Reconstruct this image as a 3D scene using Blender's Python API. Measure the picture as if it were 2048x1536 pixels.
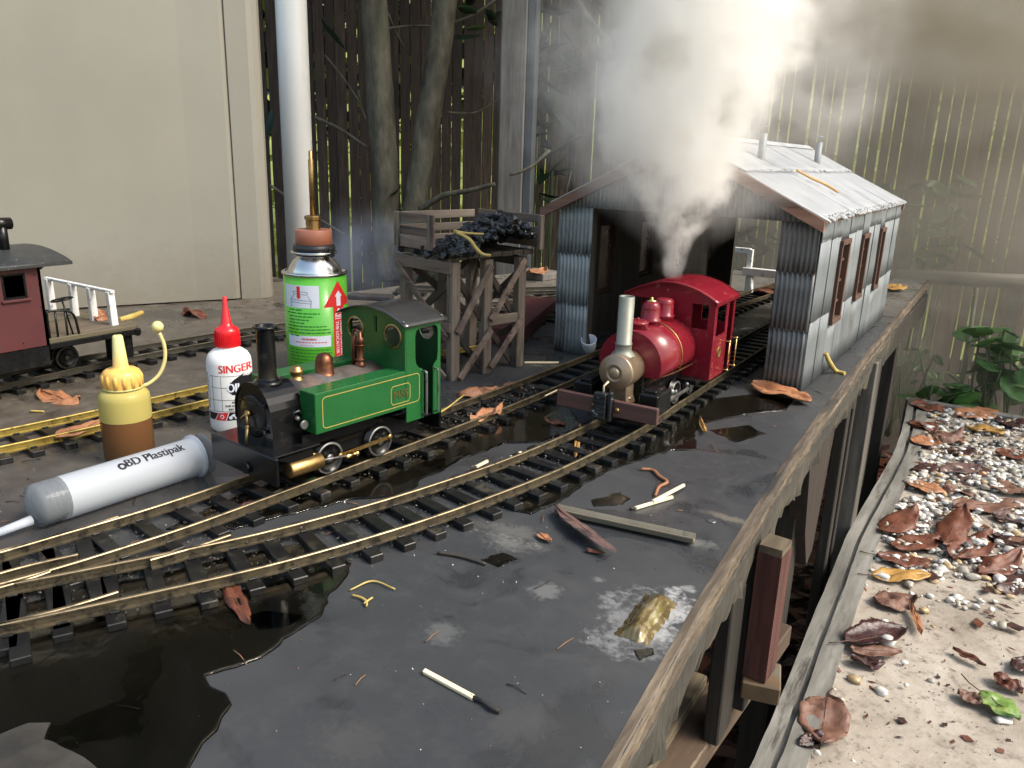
import bpy, bmesh, math, random
from mathutils import Vector, Matrix, noise as mnoise
random.seed(7)
R = random.random
def U(a, b): return a + (b - a) * R()
C = bpy.context.scene.collection
for o in list(bpy.data.objects): bpy.data.objects.remove(o)
# ------------------------------------------------------------------ camera (lengths below are in centimetres, CM turns them into metres)
CM = 0.01
F, CX, CY, CAMH = 1590.0, 1024.0, 768.0, 25.0
_d = Vector((850 - CX, 6300 - CY, F)).normalized()
_y = Vector((2078 - CX, 345 - CY, F)); _y = (_y - _d * _y.dot(_d)).normalized()
_u = -_d; _x = _y.cross(_u)
cam = bpy.data.objects.new('camera', bpy.data.cameras.new('camera')); C.objects.link(cam)
cam.data.sensor_width = 36; cam.data.lens = F / 2048 * 36
cam.data.clip_start = .01; cam.data.clip_end = 200
cr = Vector((_x[0], _y[0], _u[0])); cu = -Vector((_x[1], _y[1], _u[1])); cb = -Vector((_x[2], _y[2], _u[2]))
cam.matrix_world = Matrix(((cr.x, cu.x, cb.x, 0), (cr.y, cu.y, cb.y, 0), (cr.z, cu.z, cb.z, CAMH * CM), (0, 0, 0, 1)))
cam['kind'] = 'helper'
bpy.context.scene.camera = cam
def ray(px, py):
    v = Vector((px - CX, py - CY, F)); return Vector((v.dot(_x), v.dot(_y), v.dot(_u)))
def at(px, py, z=0.0):                      # the point of the horizontal plane z (cm) seen at a photograph pixel
    r = ray(px, py); t = (z - CAMH) / r.z; return Vector((r.x * t, r.y * t, z))
def at_y(px, py, y):
    r = ray(px, py); t = y / r.y; return Vector((r.x * t, y, CAMH + r.z * t))
def at_x(px, py, x):
    r = ray(px, py); t = x / r.x; return Vector((x, r.y * t, CAMH + r.z * t))
def at_d(px, py, d):
    r = ray(px, py); t = d / math.hypot(r.x, r.y); return Vector((r.x * t, r.y * t, CAMH + r.z * t))
# ------------------------------------------------------------------ world, sun, exposure
W = bpy.data.worlds.new('World'); bpy.context.scene.world = W; W.use_nodes = True
nt = W.node_tree; nt.nodes.clear()
sky = nt.nodes.new('ShaderNodeTexSky'); sky.sky_type = 'NISHITA'; sky.sun_disc = False
SUN_EL, SUN_AZ = math.radians(47), math.radians(76)      # azimuth from +Y towards +X
sky.sun_elevation = SUN_EL; sky.sun_rotation = SUN_AZ
sky.air_density = 1.6; sky.dust_density = 3.5; sky.ozone_density = .6
bg = nt.nodes.new('ShaderNodeBackground'); bg.inputs[1].default_value = .15
ow = nt.nodes.new('ShaderNodeOutputWorld')
nt.links.new(sky.outputs[0], bg.inputs[0]); nt.links.new(bg.outputs[0], ow.inputs[0])
sl = bpy.data.lights.new('sun', 'SUN'); sl.energy = 2.0; sl.angle = math.radians(22); sl.color = (1, .95, .86)
sun = bpy.data.objects.new('sun', sl); C.objects.link(sun)
sd = Vector((math.sin(SUN_AZ) * math.cos(SUN_EL), math.cos(SUN_AZ) * math.cos(SUN_EL), math.sin(SUN_EL)))
sun.rotation_euler = sd.to_track_quat('Z', 'Y').to_euler(); sun['kind'] = 'helper'
sc = bpy.context.scene
sc.view_settings.view_transform = 'Standard'; sc.view_settings.look = 'None'
sc.view_settings.gamma = 1; sc.view_settings.use_curve_mapping = False
sc.view_settings.exposure = 0.92
sc.render.engine = 'CYCLES'
sc.cycles.use_denoising = True
sc.cycles.max_bounces = 20; sc.cycles.transmission_bounces = 8; sc.cycles.transparent_max_bounces = 12
sc.cycles.volume_bounces = 18; sc.cycles.volume_step_rate = 1.0; sc.cycles.volume_max_steps = 256
sc.cycles.sample_clamp_indirect = 6; sc.cycles.caustics_reflective = False; sc.cycles.caustics_refractive = False
# ------------------------------------------------------------------ materials
class NT:                                   # tiny node writer
    def __init__(s, m): s.t = m.node_tree
    def n(s, typ, **kw):
        x = s.t.nodes.new(typ)
        for k, v in kw.items():
            if isinstance(k, str) and hasattr(x, k) and not k.startswith('i_'): setattr(x, k, v)
        return x
    def l(s, a, b): s.t.links.new(a, b)
    def math(s, op, a, b=None, c=None, clamp=False):
        x = s.t.nodes.new('ShaderNodeMath'); x.operation = op; x.use_clamp = clamp
        for i, v in enumerate((a, b, c)):
            if v is None: continue
            if isinstance(v, (int, float)): x.inputs[i].default_value = v
            else: s.l(v, x.inputs[i])
        return x.outputs[0]
    def vmath(s, op, a, b=None, scale=None):
        x = s.t.nodes.new('ShaderNodeVectorMath'); x.operation = op
        for i, v in enumerate((a, b)):
            if v is None: continue
            if isinstance(v, (tuple, list)): x.inputs[i].default_value = v
            else: s.l(v, x.inputs[i])
        if scale is not None:
            if isinstance(scale, (int, float)): x.inputs['Scale'].default_value = scale
            else: s.l(scale, x.inputs['Scale'])
        return x
    def noise(s, vec, scale, detail=4, rough=.6, dist=0):
        x = s.t.nodes.new('ShaderNodeTexNoise'); x.inputs['Scale'].default_value = scale
        x.inputs['Detail'].default_value = detail; x.inputs['Roughness'].default_value = rough
        x.inputs['Distortion'].default_value = dist
        if vec is not None: s.l(vec, x.inputs['Vector'])
        return x
    def ramp(s, fac, stops, interp='LINEAR'):
        x = s.t.nodes.new('ShaderNodeValToRGB'); e = x.color_ramp.elements; x.color_ramp.interpolation = interp
        while len(e) < len(stops): e.new(.5)
        for i, (p, c) in enumerate(stops):
            e[i].position = p; e[i].color = (c[0], c[1], c[2], 1) if isinstance(c, (tuple, list)) else (c, c, c, 1)
        s.l(fac, x.inputs[0]); return x.outputs[0]
    def mix(s, fac, a, b, blend='MIX'):
        x = s.t.nodes.new('ShaderNodeMix'); x.data_type = 'RGBA'; x.blend_type = blend
        for i, v in ((0, fac), (6, a), (7, b)):
            if isinstance(v, (int, float)): x.inputs[i].default_value = v
            elif isinstance(v, (tuple, list)): x.inputs[i].default_value = (v[0], v[1], v[2], 1)
            else: s.l(v, x.inputs[i])
        return x.outputs[2]
def newmat(name):
    m = bpy.data.materials.new(name); m.use_nodes = True; t = m.node_tree
    b = t.nodes['Principled BSDF']; return m, NT(m), b
def pbr(name, cols, scale=40, stretch=(1, 1, 1), rough=(.4, .7), metal=0, bump=.2, bscale=None, bdist=.0006, detail=6,
        coat=0, spec=None, dirt=None, trans=0, sss=0, vary=0, two=None):
    """cols: list of colours spread over a noise; dirt=(colour, amount, scale); stretch scales the coordinates"""
    m, n, b = newmat(name)
    tc = n.n('ShaderNodeTexCoord').outputs['Object']
    v = tc
    if stretch != (1, 1, 1):
        v = n.vmath('MULTIPLY', tc, stretch).outputs[0]
    if vary:
        oi = n.n('ShaderNodeObjectInfo')
        off = n.vmath('SCALE', n.vmath('ADD', oi.outputs['Location'], (0, 0, 0)).outputs[0], scale=1.0).outputs[0]
        rnd = n.vmath('SCALE', (1, 1.7, .6), scale=n.math('MULTIPLY', oi.outputs['Random'], 37.0)).outputs[0]
        v = n.vmath('ADD', v, rnd).outputs[0]
    nz = n.noise(v, scale, detail)
    k = len(cols)
    stops = [(.3 + .4 * i / max(1, k - 1), c) for i, c in enumerate(cols)] if k > 1 else [(0, cols[0]), (1, cols[0])]
    col = n.ramp(nz.outputs['Fac'], stops)
    if dirt:
        dn = n.noise(v, dirt[2], 8, .7)
        dm = n.ramp(dn.outputs['Fac'], [(max(0, .62 - dirt[1] * .5), 0.), (min(1, .72 - dirt[1] * .4), 1.)])
        col = n.mix(dm, col, dirt[0])
    if vary:
        oi2 = n.math('MULTIPLY_ADD', oi.outputs['Random'], vary * 2, 1 - vary)
        col = n.mix(1.0, col, n.ramp(oi2, [(0, 0.), (1, 1.)]), 'MULTIPLY') if False else n.vmath('SCALE', col, scale=oi2).outputs[0]
    n.l(col, b.inputs['Base Color'])
    rn = n.noise(v, scale * 1.7, 5)
    rr = n.math('MULTIPLY_ADD', rn.outputs['Fac'], (rough[1] - rough[0]) * 1.6, rough[0] - .3 * (rough[1] - rough[0]), clamp=True)
    n.l(rr, b.inputs['Roughness'])
    b.inputs['Metallic'].default_value = metal
    if coat: b.inputs['Coat Weight'].default_value = coat; b.inputs['Coat Roughness'].default_value = .08
    if spec is not None: b.inputs['Specular IOR Level'].default_value = spec
    if trans: b.inputs['Transmission Weight'].default_value = trans
    if sss:
        b.inputs['Subsurface Weight'].default_value = sss; b.inputs['Subsurface Radius'].default_value = (.01, .008, .005); b.inputs['Subsurface Scale'].default_value = .3
    if bump:
        bn = n.noise(v, bscale or scale * 3, 6, .65)
        bp = n.n('ShaderNodeBump'); bp.inputs['Strength'].default_value = bump; bp.inputs['Distance'].default_value = bdist
        n.l(bn.outputs['Fac'], bp.inputs['Height']); n.l(bp.outputs[0], b.inputs['Normal'])
    return m
def shd(a): return a
# ------------------------------------------------------------------ mesh building
class MB:
    def __init__(s): s.bm = bmesh.new(); s.mi = 0
    def _f(s, vs, smooth=False):
        try:
            f = s.bm.faces.new(vs); f.material_index = s.mi; f.smooth = smooth; return f
        except ValueError: return None
    def box(s, c, d, rz=0, ry=0, rx=0, bev=0, M=None):
        m = Matrix.Translation(Vector(c)) @ Matrix.Rotation(rz, 4, 'Z') @ Matrix.Rotation(ry, 4, 'Y') @ Matrix.Rotation(rx, 4, 'X')
        if M is not None: m = M @ m
        t = bmesh.new(); bmesh.ops.create_cube(t, size=1)
        for v in t.verts: v.co = Vector((v.co.x * d[0], v.co.y * d[1], v.co.z * d[2]))
        if bev: bmesh.ops.bevel(t, geom=list(t.edges), offset=bev, segments=1, affect='EDGES', profile=.5)
        mp = [s.bm.verts.new(m @ v.co) for v in t.verts]
        t.verts.index_update()
        for f in t.faces: s._f([mp[v.index] for v in f.verts])
        t.free(); return s
    def quad(s, *p): s._f([s.bm.verts.new(Vector(q)) for q in p]); return s
    def prism(s, pts, z0, z1, axis='Z', smooth=False):
        """polygon (list of 2D) extruded; axis Z: (x,y)->z, axis Y: (x,z)->y, axis X: (y,z)->x"""
        def P(p, h): return Vector((p[0], p[1], h)) if axis == 'Z' else Vector((p[0], h, p[1])) if axis == 'Y' else Vector((h, p[0], p[1]))
        a = [s.bm.verts.new(P(p, z0)) for p in pts]; b = [s.bm.verts.new(P(p, z1)) for p in pts]
        n = len(pts)
        s._f(a[::-1]); s._f(b)
        for i in range(n): s._f([a[i], a[(i + 1) % n], b[(i + 1) % n], b[i]], smooth)
        return s
    def ring(s, c, ax, up, r, n):
        ax = ax.normalized(); e1 = up - ax * up.dot(ax)
        if e1.length < 1e-6: e1 = Vector((1, 0, 0)) - ax * ax.x
        e1.normalize(); e2 = ax.cross(e1)
        return [s.bm.verts.new(c + (e1 * math.cos(2 * math.pi * i / n) + e2 * math.sin(2 * math.pi * i / n)) * r) for i in range(n)]
    def tube(s, path, r, n=8, cap=True, smooth=True):
        path = [Vector(p) for p in path]
        rs = r if isinstance(r, (list, tuple)) else [r] * len(path)
        rings = []
        up = Vector((0, 0, 1))
        for i, p in enumerate(path):
            a = path[min(i + 1, len(path) - 1)] - path[max(i - 1, 0)]
            if abs(a.normalized().dot(up)) > .95: up = Vector((0, 1, 0)) if abs(a.normalized().y) < .9 else Vector((1, 0, 0))
            rings.append(s.ring(p, a, up, rs[i], n))
            ax = a.normalized(); e1 = up - ax * up.dot(ax); up = e1.normalized()
        for a, b in zip(rings, rings[1:]):
            for i in range(n): s._f([a[i], a[(i + 1) % n], b[(i + 1) % n], b[i]], smooth)
        if cap: s._f(rings[0][::-1]); s._f(rings[-1])
        return s
    def lathe(s, prof, c=(0, 0, 0), n=32, axis='Z', smooth=True, M=None, cap=True):
        """prof: list of (radius, height)"""
        c = Vector(c); rings = []
        for (r, h) in prof:
            row = []
            for i in range(n):
                a = 2 * math.pi * i / n; x, y = r * math.cos(a), r * math.sin(a)
                v = Vector((x, y, h)) if axis == 'Z' else Vector((x, h, y)) if axis == 'Y' else Vector((h, x, y))
                v = v + c
                if M is not None: v = M @ v
                row.append(s.bm.verts.new(v))
            rings.append(row)
        for a, b in zip(rings, rings[1:]):
            for i in range(n): s._f([a[i], a[(i + 1) % n], b[(i + 1) % n], b[i]], smooth)
        if cap: s._f(rings[0][::-1]); s._f(rings[-1])
        return s
    def sphere(s, c, r, sub=2, sc=(1, 1, 1), jit=0):
        t = bmesh.new(); bmesh.ops.create_icosphere(t, subdivisions=sub, radius=1)
        mp = []
        for v in t.verts:
            k = 1 + (U(-jit, jit) if jit else 0)
            mp.append(s.bm.verts.new(Vector((c[0] + v.co.x * r * sc[0] * k, c[1] + v.co.y * r * sc[1] * k, c[2] + v.co.z * r * sc[2] * k))))
        t.verts.index_update()
        for f in t.faces: s._f([mp[v.index] for v in f.verts], True)
        t.free(); return s
    def grid(s, fn, nu, nv, smooth=True, thick=None):
        """fn(u,v)->Vector, optional thickness vector for a closed sheet"""
        g = [[s.bm.verts.new(fn(i / nu, j / nv)) for j in range(nv + 1)] for i in range(nu + 1)]
        for i in range(nu):
            for j in range(nv): s._f([g[i][j], g[i + 1][j], g[i + 1][j + 1], g[i][j + 1]], smooth)
        if thick is not None:
            th = Vector(thick)
            h = [[s.bm.verts.new(v.co - th) for v in row] for row in g]
            for i in range(nu):
                for j in range(nv): s._f([h[i][j + 1], h[i + 1][j + 1], h[i + 1][j], h[i][j]], smooth)
            for i in range(nu):
                s._f([g[i + 1][0], g[i][0], h[i][0], h[i + 1][0]]); s._f([g[i][nv], g[i + 1][nv], h[i + 1][nv], h[i][nv]])
            for j in range(nv):
                s._f([g[0][j], g[0][j + 1], h[0][j + 1], h[0][j]]); s._f([g[nu][j + 1], g[nu][j], h[nu][j], h[nu][j + 1]])
        return s
    def mesh(s, name, *mats):
        bmesh.ops.recalc_face_normals(s.bm, faces=list(s.bm.faces))
        me = bpy.data.meshes.new(name)
        for v in s.bm.verts: v.co *= CM
        s.bm.to_mesh(me); s.bm.free()
        for m in mats: me.materials.append(m)
        return me
    def build(s, name, mat, parent=None, loc=None, rz=0, **kw):
        mats = mat if isinstance(mat, (list, tuple)) else [mat]
        return put(name, s.mesh(name, *mats), parent, loc, rz, **kw)
def put(name, me, parent=None, loc=None, rz=0, label=None, cat=None, group=None, kind=None, rot=None):
    o = bpy.data.objects.new(name, me); C.objects.link(o)
    if parent is not None: o.parent = parent
    if loc is not None: o.location = Vector(loc) * CM
    if rz: o.rotation_euler = (0, 0, rz)
    if rot is not None: o.rotation_euler = rot
    if label: o['label'] = label
    if cat: o['category'] = cat
    if group: o['group'] = group
    if kind: o['kind'] = kind
    return o
def thing(name, label, cat, loc=(0, 0, 0), rz=0, group=None): return put(name, None, None, loc, rz, label, cat, group)
def catmull(pts, n=8):
    P = [Vector(p) for p in pts]; P = [P[0] * 2 - P[1]] + P + [P[-1] * 2 - P[-2]]; out = []
    for i in range(1, len(P) - 2):
        for k in range(n):
            t = k / n; a, b, c, d = P[i - 1], P[i], P[i + 1], P[i + 2]
            out.append(.5 * ((2 * b) + (c - a) * t + (2 * a - 5 * b + 4 * c - d) * t * t + (3 * b - a - 3 * c + d) * t ** 3))
    out.append(P[-2]); return out
def nz(x, y=0, z=0): return mnoise.noise(Vector((x, y, z)))
def text_polys(txt, size):
    cu_ = bpy.data.curves.new('t', 'FONT'); cu_.body = txt; cu_.size = size; cu_.resolution_u = 3
    o = bpy.data.objects.new('t', cu_); C.objects.link(o)
    me = o.to_mesh(); vs = [Vector((v.co.x, v.co.y)) for v in me.vertices]; fs = [list(p.vertices) for p in me.polygons]
    o.to_mesh_clear(); bpy.data.objects.remove(o); bpy.data.curves.remove(cu_)
    t = bmesh.new(); vv = [t.verts.new((v.x, v.y, 0)) for v in vs]
    for f in fs:
        try: t.faces.new([vv[i] for i in f])
        except ValueError: pass
    x1 = max([v.x for v in vs] or [0])
    for k in range(1, 7): bmesh.ops.bisect_plane(t, geom=list(t.verts) + list(t.edges) + list(t.faces), plane_co=(0, k * size / 7 - size * .2, 0), plane_no=(0, 1, 0))
    k = size / 4
    while k < x1: bmesh.ops.bisect_plane(t, geom=list(t.verts) + list(t.edges) + list(t.faces), plane_co=(k, 0, 0), plane_no=(1, 0, 0)); k += size / 4
    t.verts.index_update(); vs = [Vector((v.co.x, v.co.y)) for v in t.verts]; fs = [[v.index for v in f.verts] for f in t.faces]; t.free()
    return vs, fs
def add_text(mb, txt, size, fn, bold=0, align=0):
    vs, fs = text_polys(txt, size)
    if not vs: return
    w = max(v.x for v in vs); ox = -w * align
    def lifted(x, y, dx, k):
        p = fn(x, y, dx)
        if not k: return p
        e = size * .02; a, b_ = fn(x + e, y, dx) - p, fn(x, y + e, dx) - p
        q = a.cross(b_); q.normalize(); return p + q * (.004 * k)
    for k, dx in enumerate((0,) if not bold else (0, -bold, bold)):
        vv = [mb.bm.verts.new(lifted(v.x + ox + dx, v.y, dx, k)) for v in vs]
        for f in fs: mb._f([vv[i] for i in f])

# ================================================================== MATERIALS USED WIDELY
M = {}
M['sleeper'] = pbr('sleeper_plastic', [(.005, .0055, .006), (.012, .012, .012)], 60, rough=(.22, .5), bump=.35, dirt=((.055, .048, .036), .15, 60), vary=.35, spec=.35)
M['rail'] = pbr('weathered_brass_rail', [(.055, .046, .03), (.10, .08, .048), (.035, .03, .022)], 50, rough=(.35, .6), metal=.5, bump=.3, dirt=((.02, .018, .014), .25, 120))
M['railtop'] = pbr('worn_rail_head', [(.27, .21, .125), (.17, .135, .085)], 30, rough=(.28, .5), metal=.7, bump=.2, dirt=((.08, .07, .05), .2, 100))
M['railgold'] = pbr('yellow_brass_rail', [(.24, .17, .03), (.33, .245, .06), (.13, .095, .022)], 60, rough=(.35, .55), metal=.5, bump=.3, dirt=((.05, .04, .02), .12, 150))
M['raildark'] = pbr('dark_sooty_rail', [(.05, .045, .036), (.09, .08, .06)], 60, rough=(.4, .65), metal=.4, bump=.3)
M['grit'] = pbr('grey_grit', [(.014, .012, .010), (.05, .044, .036), (.17, .155, .13)], 220, rough=(.25, .7), bump=.2)
M['black'] = pbr('black_paint', [(.004, .004, .0045), (.009, .009, .0095)], 60, rough=(.2, .4), bump=.12, dirt=((.03, .027, .022), .08, 70), spec=.3)
M['brass'] = pbr('aged_brass', [(.32, .20, .075), (.42, .28, .11), (.22, .14, .06)], 60, rough=(.28, .5), metal=1, bump=.15, dirt=((.12, .07, .03), .14, 90))
M['brightbrass'] = pbr('bright_brass', [(.75, .55, .2), (.8, .6, .25)], 60, rough=(.15, .3), metal=1, bump=.05)
M['copper'] = pbr('tarnished_copper', [(.17, .06, .03), (.10, .042, .025), (.30, .12, .05)], 60, rough=(.3, .55), metal=.85, bump=.2)
M['steel'] = pbr('worn_steel', [(.14, .14, .14), (.25, .25, .245)], 60, rough=(.32, .55), metal=.8, bump=.15, dirt=((.05, .045, .04), .15, 90))
M['tin'] = pbr('bright_tinplate', [(.62, .61, .58), (.7, .69, .66)], 30, rough=(.14, .26), metal=1, bump=.08)
M['rubber'] = pbr('black_rubber', [(.012, .013, .014), (.02, .02, .02)], 60, rough=(.3, .5), bump=.1)
def wood(name, cols, scale=30, dirt=None, rough=(.6, .85), bump=.5, vary=.2, axis='Z', bdist=.0008):
    st = {'Z': (1, 1, .08), 'Y': (1, .08, 1), 'X': (.08, 1, 1)}[axis]
    return pbr(name, cols, scale * 4, stretch=st, rough=rough, bump=bump, bscale=scale * 9, dirt=dirt, vary=vary, bdist=bdist)
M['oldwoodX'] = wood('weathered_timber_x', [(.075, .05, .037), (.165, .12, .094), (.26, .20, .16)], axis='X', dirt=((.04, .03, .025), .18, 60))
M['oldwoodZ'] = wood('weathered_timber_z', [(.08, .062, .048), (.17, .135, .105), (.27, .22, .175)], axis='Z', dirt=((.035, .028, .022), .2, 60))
M['oldwoodY'] = wood('weathered_timber_y', [(.08, .062, .048), (.17, .135, .105), (.27, .22, .175)], axis='Y', dirt=((.035, .028, .022), .2, 60))
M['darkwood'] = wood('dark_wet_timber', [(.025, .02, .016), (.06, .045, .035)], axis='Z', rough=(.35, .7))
M['matchwood'] = wood('pale_match_wood', [(.72, .58, .36), (.82, .70, .48)], axis='X', rough=(.5, .7), bump=.2, vary=.08)
M['charred'] = pbr('charred_wood', [(.008, .007, .006), (.03, .028, .026)], 300, rough=(.5, .9), bump=.6)

# ================================================================== SETTING
# ground under everything, wide sheet of dark damp soil
gm, n, b = newmat('damp_soil')
tc = n.n('ShaderNodeTexCoord').outputs['Object']
n1 = n.noise(tc, 6, 10, .7); n2 = n.noise(tc, 60, 8, .75)
col = n.ramp(n1.outputs['Fac'], [(.3, (.018, .014, .010)), (.55, (.045, .034, .024)), (.75, (.08, .06, .04))])
col = n.mix(n.ramp(n2.outputs['Fac'], [(.55, 0.), (.7, 1.)]), col, (.10, .06, .035))
n.l(col, b.inputs['Base Color']); b.inputs['Roughness'].default_value = .8
bp = n.n('ShaderNodeBump'); bp.inputs['Strength'].default_value = .8; bp.inputs['Distance'].default_value = .01
n.l(n2.outputs['Fac'], bp.inputs['Height']); n.l(bp.outputs[0], b.inputs['Normal'])
def gz(u, v):
    x, y = -2500 + 5000 * u, -2500 + 5000 * v
    return Vector((x, y, -62 + (2.5 * nz(x / 40, y / 40) if abs(x) < 400 and abs(y) < 500 else 0)))
MB().grid(gz, 160, 160).build('ground', gm, kind='structure')
# sunlit lawn rising beyond the fence
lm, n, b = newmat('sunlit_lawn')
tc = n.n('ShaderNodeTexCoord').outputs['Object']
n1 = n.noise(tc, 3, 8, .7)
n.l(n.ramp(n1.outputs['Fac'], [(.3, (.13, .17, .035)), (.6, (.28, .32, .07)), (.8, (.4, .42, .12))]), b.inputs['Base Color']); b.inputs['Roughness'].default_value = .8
def lz(u, v):
    x, y = -900 + 1700 * u, 345 + 900 * v
    return Vector((x, y, -55 + v * 430 + 12 * nz(x / 90, y / 90) + 4 * nz(x / 20, y / 20)))
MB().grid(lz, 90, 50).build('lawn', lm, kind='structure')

# ---- deck
EDGE = [(-9.6, -10), (-10.0, 12), (-10.8, 26.5), (-12.0, 40), (-12.9, 52.7), (-13.8, 68), (-14.4, 82), (-15.0, 102), (-15.5, 121), (-16.3, 160), (-17.1, 209)]
def edge_x(y):
    for (x0, y0), (x1, y1) in zip(EDGE, EDGE[1:]):
        if y0 <= y <= y1: return x0 + (x1 - x0) * (y - y0) / (y1 - y0)
    return EDGE[-1][0]
far = [(-60, 190), (-92, 156), (-99, 128), (-103, 106), (-190, 118), (-190, -10)]
dm, n, b = newmat('wet_black_decking')
tc = n.n('ShaderNodeTexCoord').outputs['Object']; sx = n.n('ShaderNodeSeparateXYZ'); n.l(tc, sx.inputs[0]); X, Y = sx.outputs[0], sx.outputs[1]
na = n.noise(tc, 7, 8, .65, .4); nb = n.noise(tc, 45, 8, .7); nc = n.noise(tc, 260, 6, .7); nd = n.noise(tc, 2.6, 6, .6, .8)
base = n.ramp(na.outputs['Fac'], [(.3, (.030, .032, .035)), (.5, (.039, .041, .044)), (.7, (.048, .050, .053))])
base = n.mix(n.ramp(nb.outputs['Fac'], [(.5, 0.), (.75, .3)]), base, (.080, .076, .070))
# leaf-mould and silt: brown over the left yards, pale dry board at the far end
dl = n.math('MULTIPLY_ADD', X, -3.2, -1.65); dl = n.math('ADD', dl, n.math('MULTIPLY_ADD', nd.outputs['Fac'], 3.0, -1.5), clamp=True)
base = n.mix(n.math('MULTIPLY', dl, .8), base, n.ramp(nb.outputs['Fac'], [(.3, (.055, .042, .030)), (.5, (.10, .082, .062)), (.7, (.17, .145, .115))]))
df = n.math('MULTIPLY_ADD', n.math('SUBTRACT', Y, n.math('MULTIPLY', n.math('ADD', X, .0), .55)), 1.6, -2.25); df = n.math('ADD', df, n.math('MULTIPLY_ADD', nd.outputs['Fac'], 1.0, -.5), clamp=True)
base = n.mix(n.math('MULTIPLY', df, .85), base, n.ramp(nb.outputs['Fac'], [(.3, (.10, .094, .08)), (.55, (.19, .175, .148)), (.75, (.27, .25, .21))]))
# fine pale specks
base = n.mix(n.ramp(nc.outputs['Fac'], [(.70, 0.), (.78, .5)]), base, (.3, .29, .26))
SPOTS = [(1095, 1180, 1.15, 1.0, .38, (.26, .26, .25)), (885, 1268, 1.3, 1.2, .25, (.26, .26, .25)), (1197, 1159, .55, .45, .45, (.24, .24, .23)), (1377, 1178, .6, .6, .55, (.36, .36, .35)),
         (1285, 1245, 2.6, 3.7, .55, (.30, .30, .295)), (1330, 1225, 1.6, 2.6, .8, (.42, .42, .41)), (1398, 1086, 1.2, .7, .45, (.27, .27, .25)), (1020, 1062, 3.2, 1.4, .28, (.26, .25, .22)), (1015, 1085, 2.2, 1.2, .35, (.3, .29, .26)),
         (700, 1480, 2.0, 1.6, .08, (.25, .22, .18)), (1060, 1450, 2.5, 2.2, .09, (.22, .19, .15)), (1560, 800, 4, 5, .4, (.11, .095, .08)), (1470, 1040, 2.6, .5, .35, (.32, .27, .2))]
for (px, py, a_, b_, st, c_) in SPOTS:
    p = at(px, py)
    q = n.vmath('SUBTRACT', tc, (p.x * CM, p.y * CM, 0)).outputs[0]
    q = n.vmath('MULTIPLY', q, (100 / a_, 100 / b_, 0)).outputs[0]
    ln = n.n('ShaderNodeVectorMath'); ln.operation = 'LENGTH'; n.l(q, ln.inputs[0])
    d_ = n.math('ADD', ln.outputs['Value'], n.math('MULTIPLY_ADD', nb.outputs['Fac'], 3.4, -1.7))
    d_ = n.math('ADD', d_, n.math('MULTIPLY_ADD', nc.outputs['Fac'], 2.2, -1.1))
    m_ = n.math('MULTIPLY', n.ramp(d_, [(.35, 1.), (1.1, 0.)]), st * .85)
    base = n.mix(m_, base, c_)
for (px, py, a_, b_) in ((300, 630, 4.2, 5.2), (393, 630, 4.2, 5.5)):       # two dark damp rings beside the tank
    p = at(px, py); q = n.vmath('MULTIPLY', n.vmath('SUBTRACT', tc, (p.x * CM, p.y * CM, 0)).outputs[0], (100 / a_, 100 / b_, 0)).outputs[0]
    ln = n.n('ShaderNodeVectorMath'); ln.operation = 'LENGTH'; n.l(q, ln.inputs[0])
    d_ = n.math('ADD', ln.outputs['Value'], n.math('MULTIPLY_ADD', nb.outputs['Fac'], .5, -.25))
    base = n.mix(n.ramp(d_, [(.85, .85), (1.0, 0.)]), base, (.05, .046, .04))
n.l(base, b.inputs['Base Color'])
ro = n.math('MULTIPLY_ADD', na.outputs['Fac'], -.35, .62); ro = n.math('ADD', ro, n.math('MULTIPLY_ADD', nb.outputs['Fac'], .4, -.2), clamp=True)
nw = n.noise(tc, 13, 6, .6, .6); wet_ = n.ramp(nw.outputs['Fac'], [(.53, 0.), (.60, 1.)]); ro = n.math('MULTIPLY', ro, n.math('MULTIPLY_ADD', wet_, -.55, 1.0))
base = n.mix(n.math('MULTIPLY', wet_, .4), base, (.02, .021, .022)); n.l(base, b.inputs['Base Color'])
n.l(ro, b.inputs['Roughness'])
bp = n.n('ShaderNodeBump'); bp.inputs['Strength'].default_value = .35; bp.inputs['Distance'].default_value = .0006
hh = n.math('ADD', n.math('MULTIPLY', nb.outputs['Fac'], 1.0), n.math('MULTIPLY', nc.outputs['Fac'], .45))
n.l(hh, bp.inputs['Height']); n.l(bp.outputs[0], b.inputs['Normal'])
MB().prism([(x, y) for x, y in EDGE] + far, -1.8, 0).build('deck', dm, kind='structure')

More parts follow.
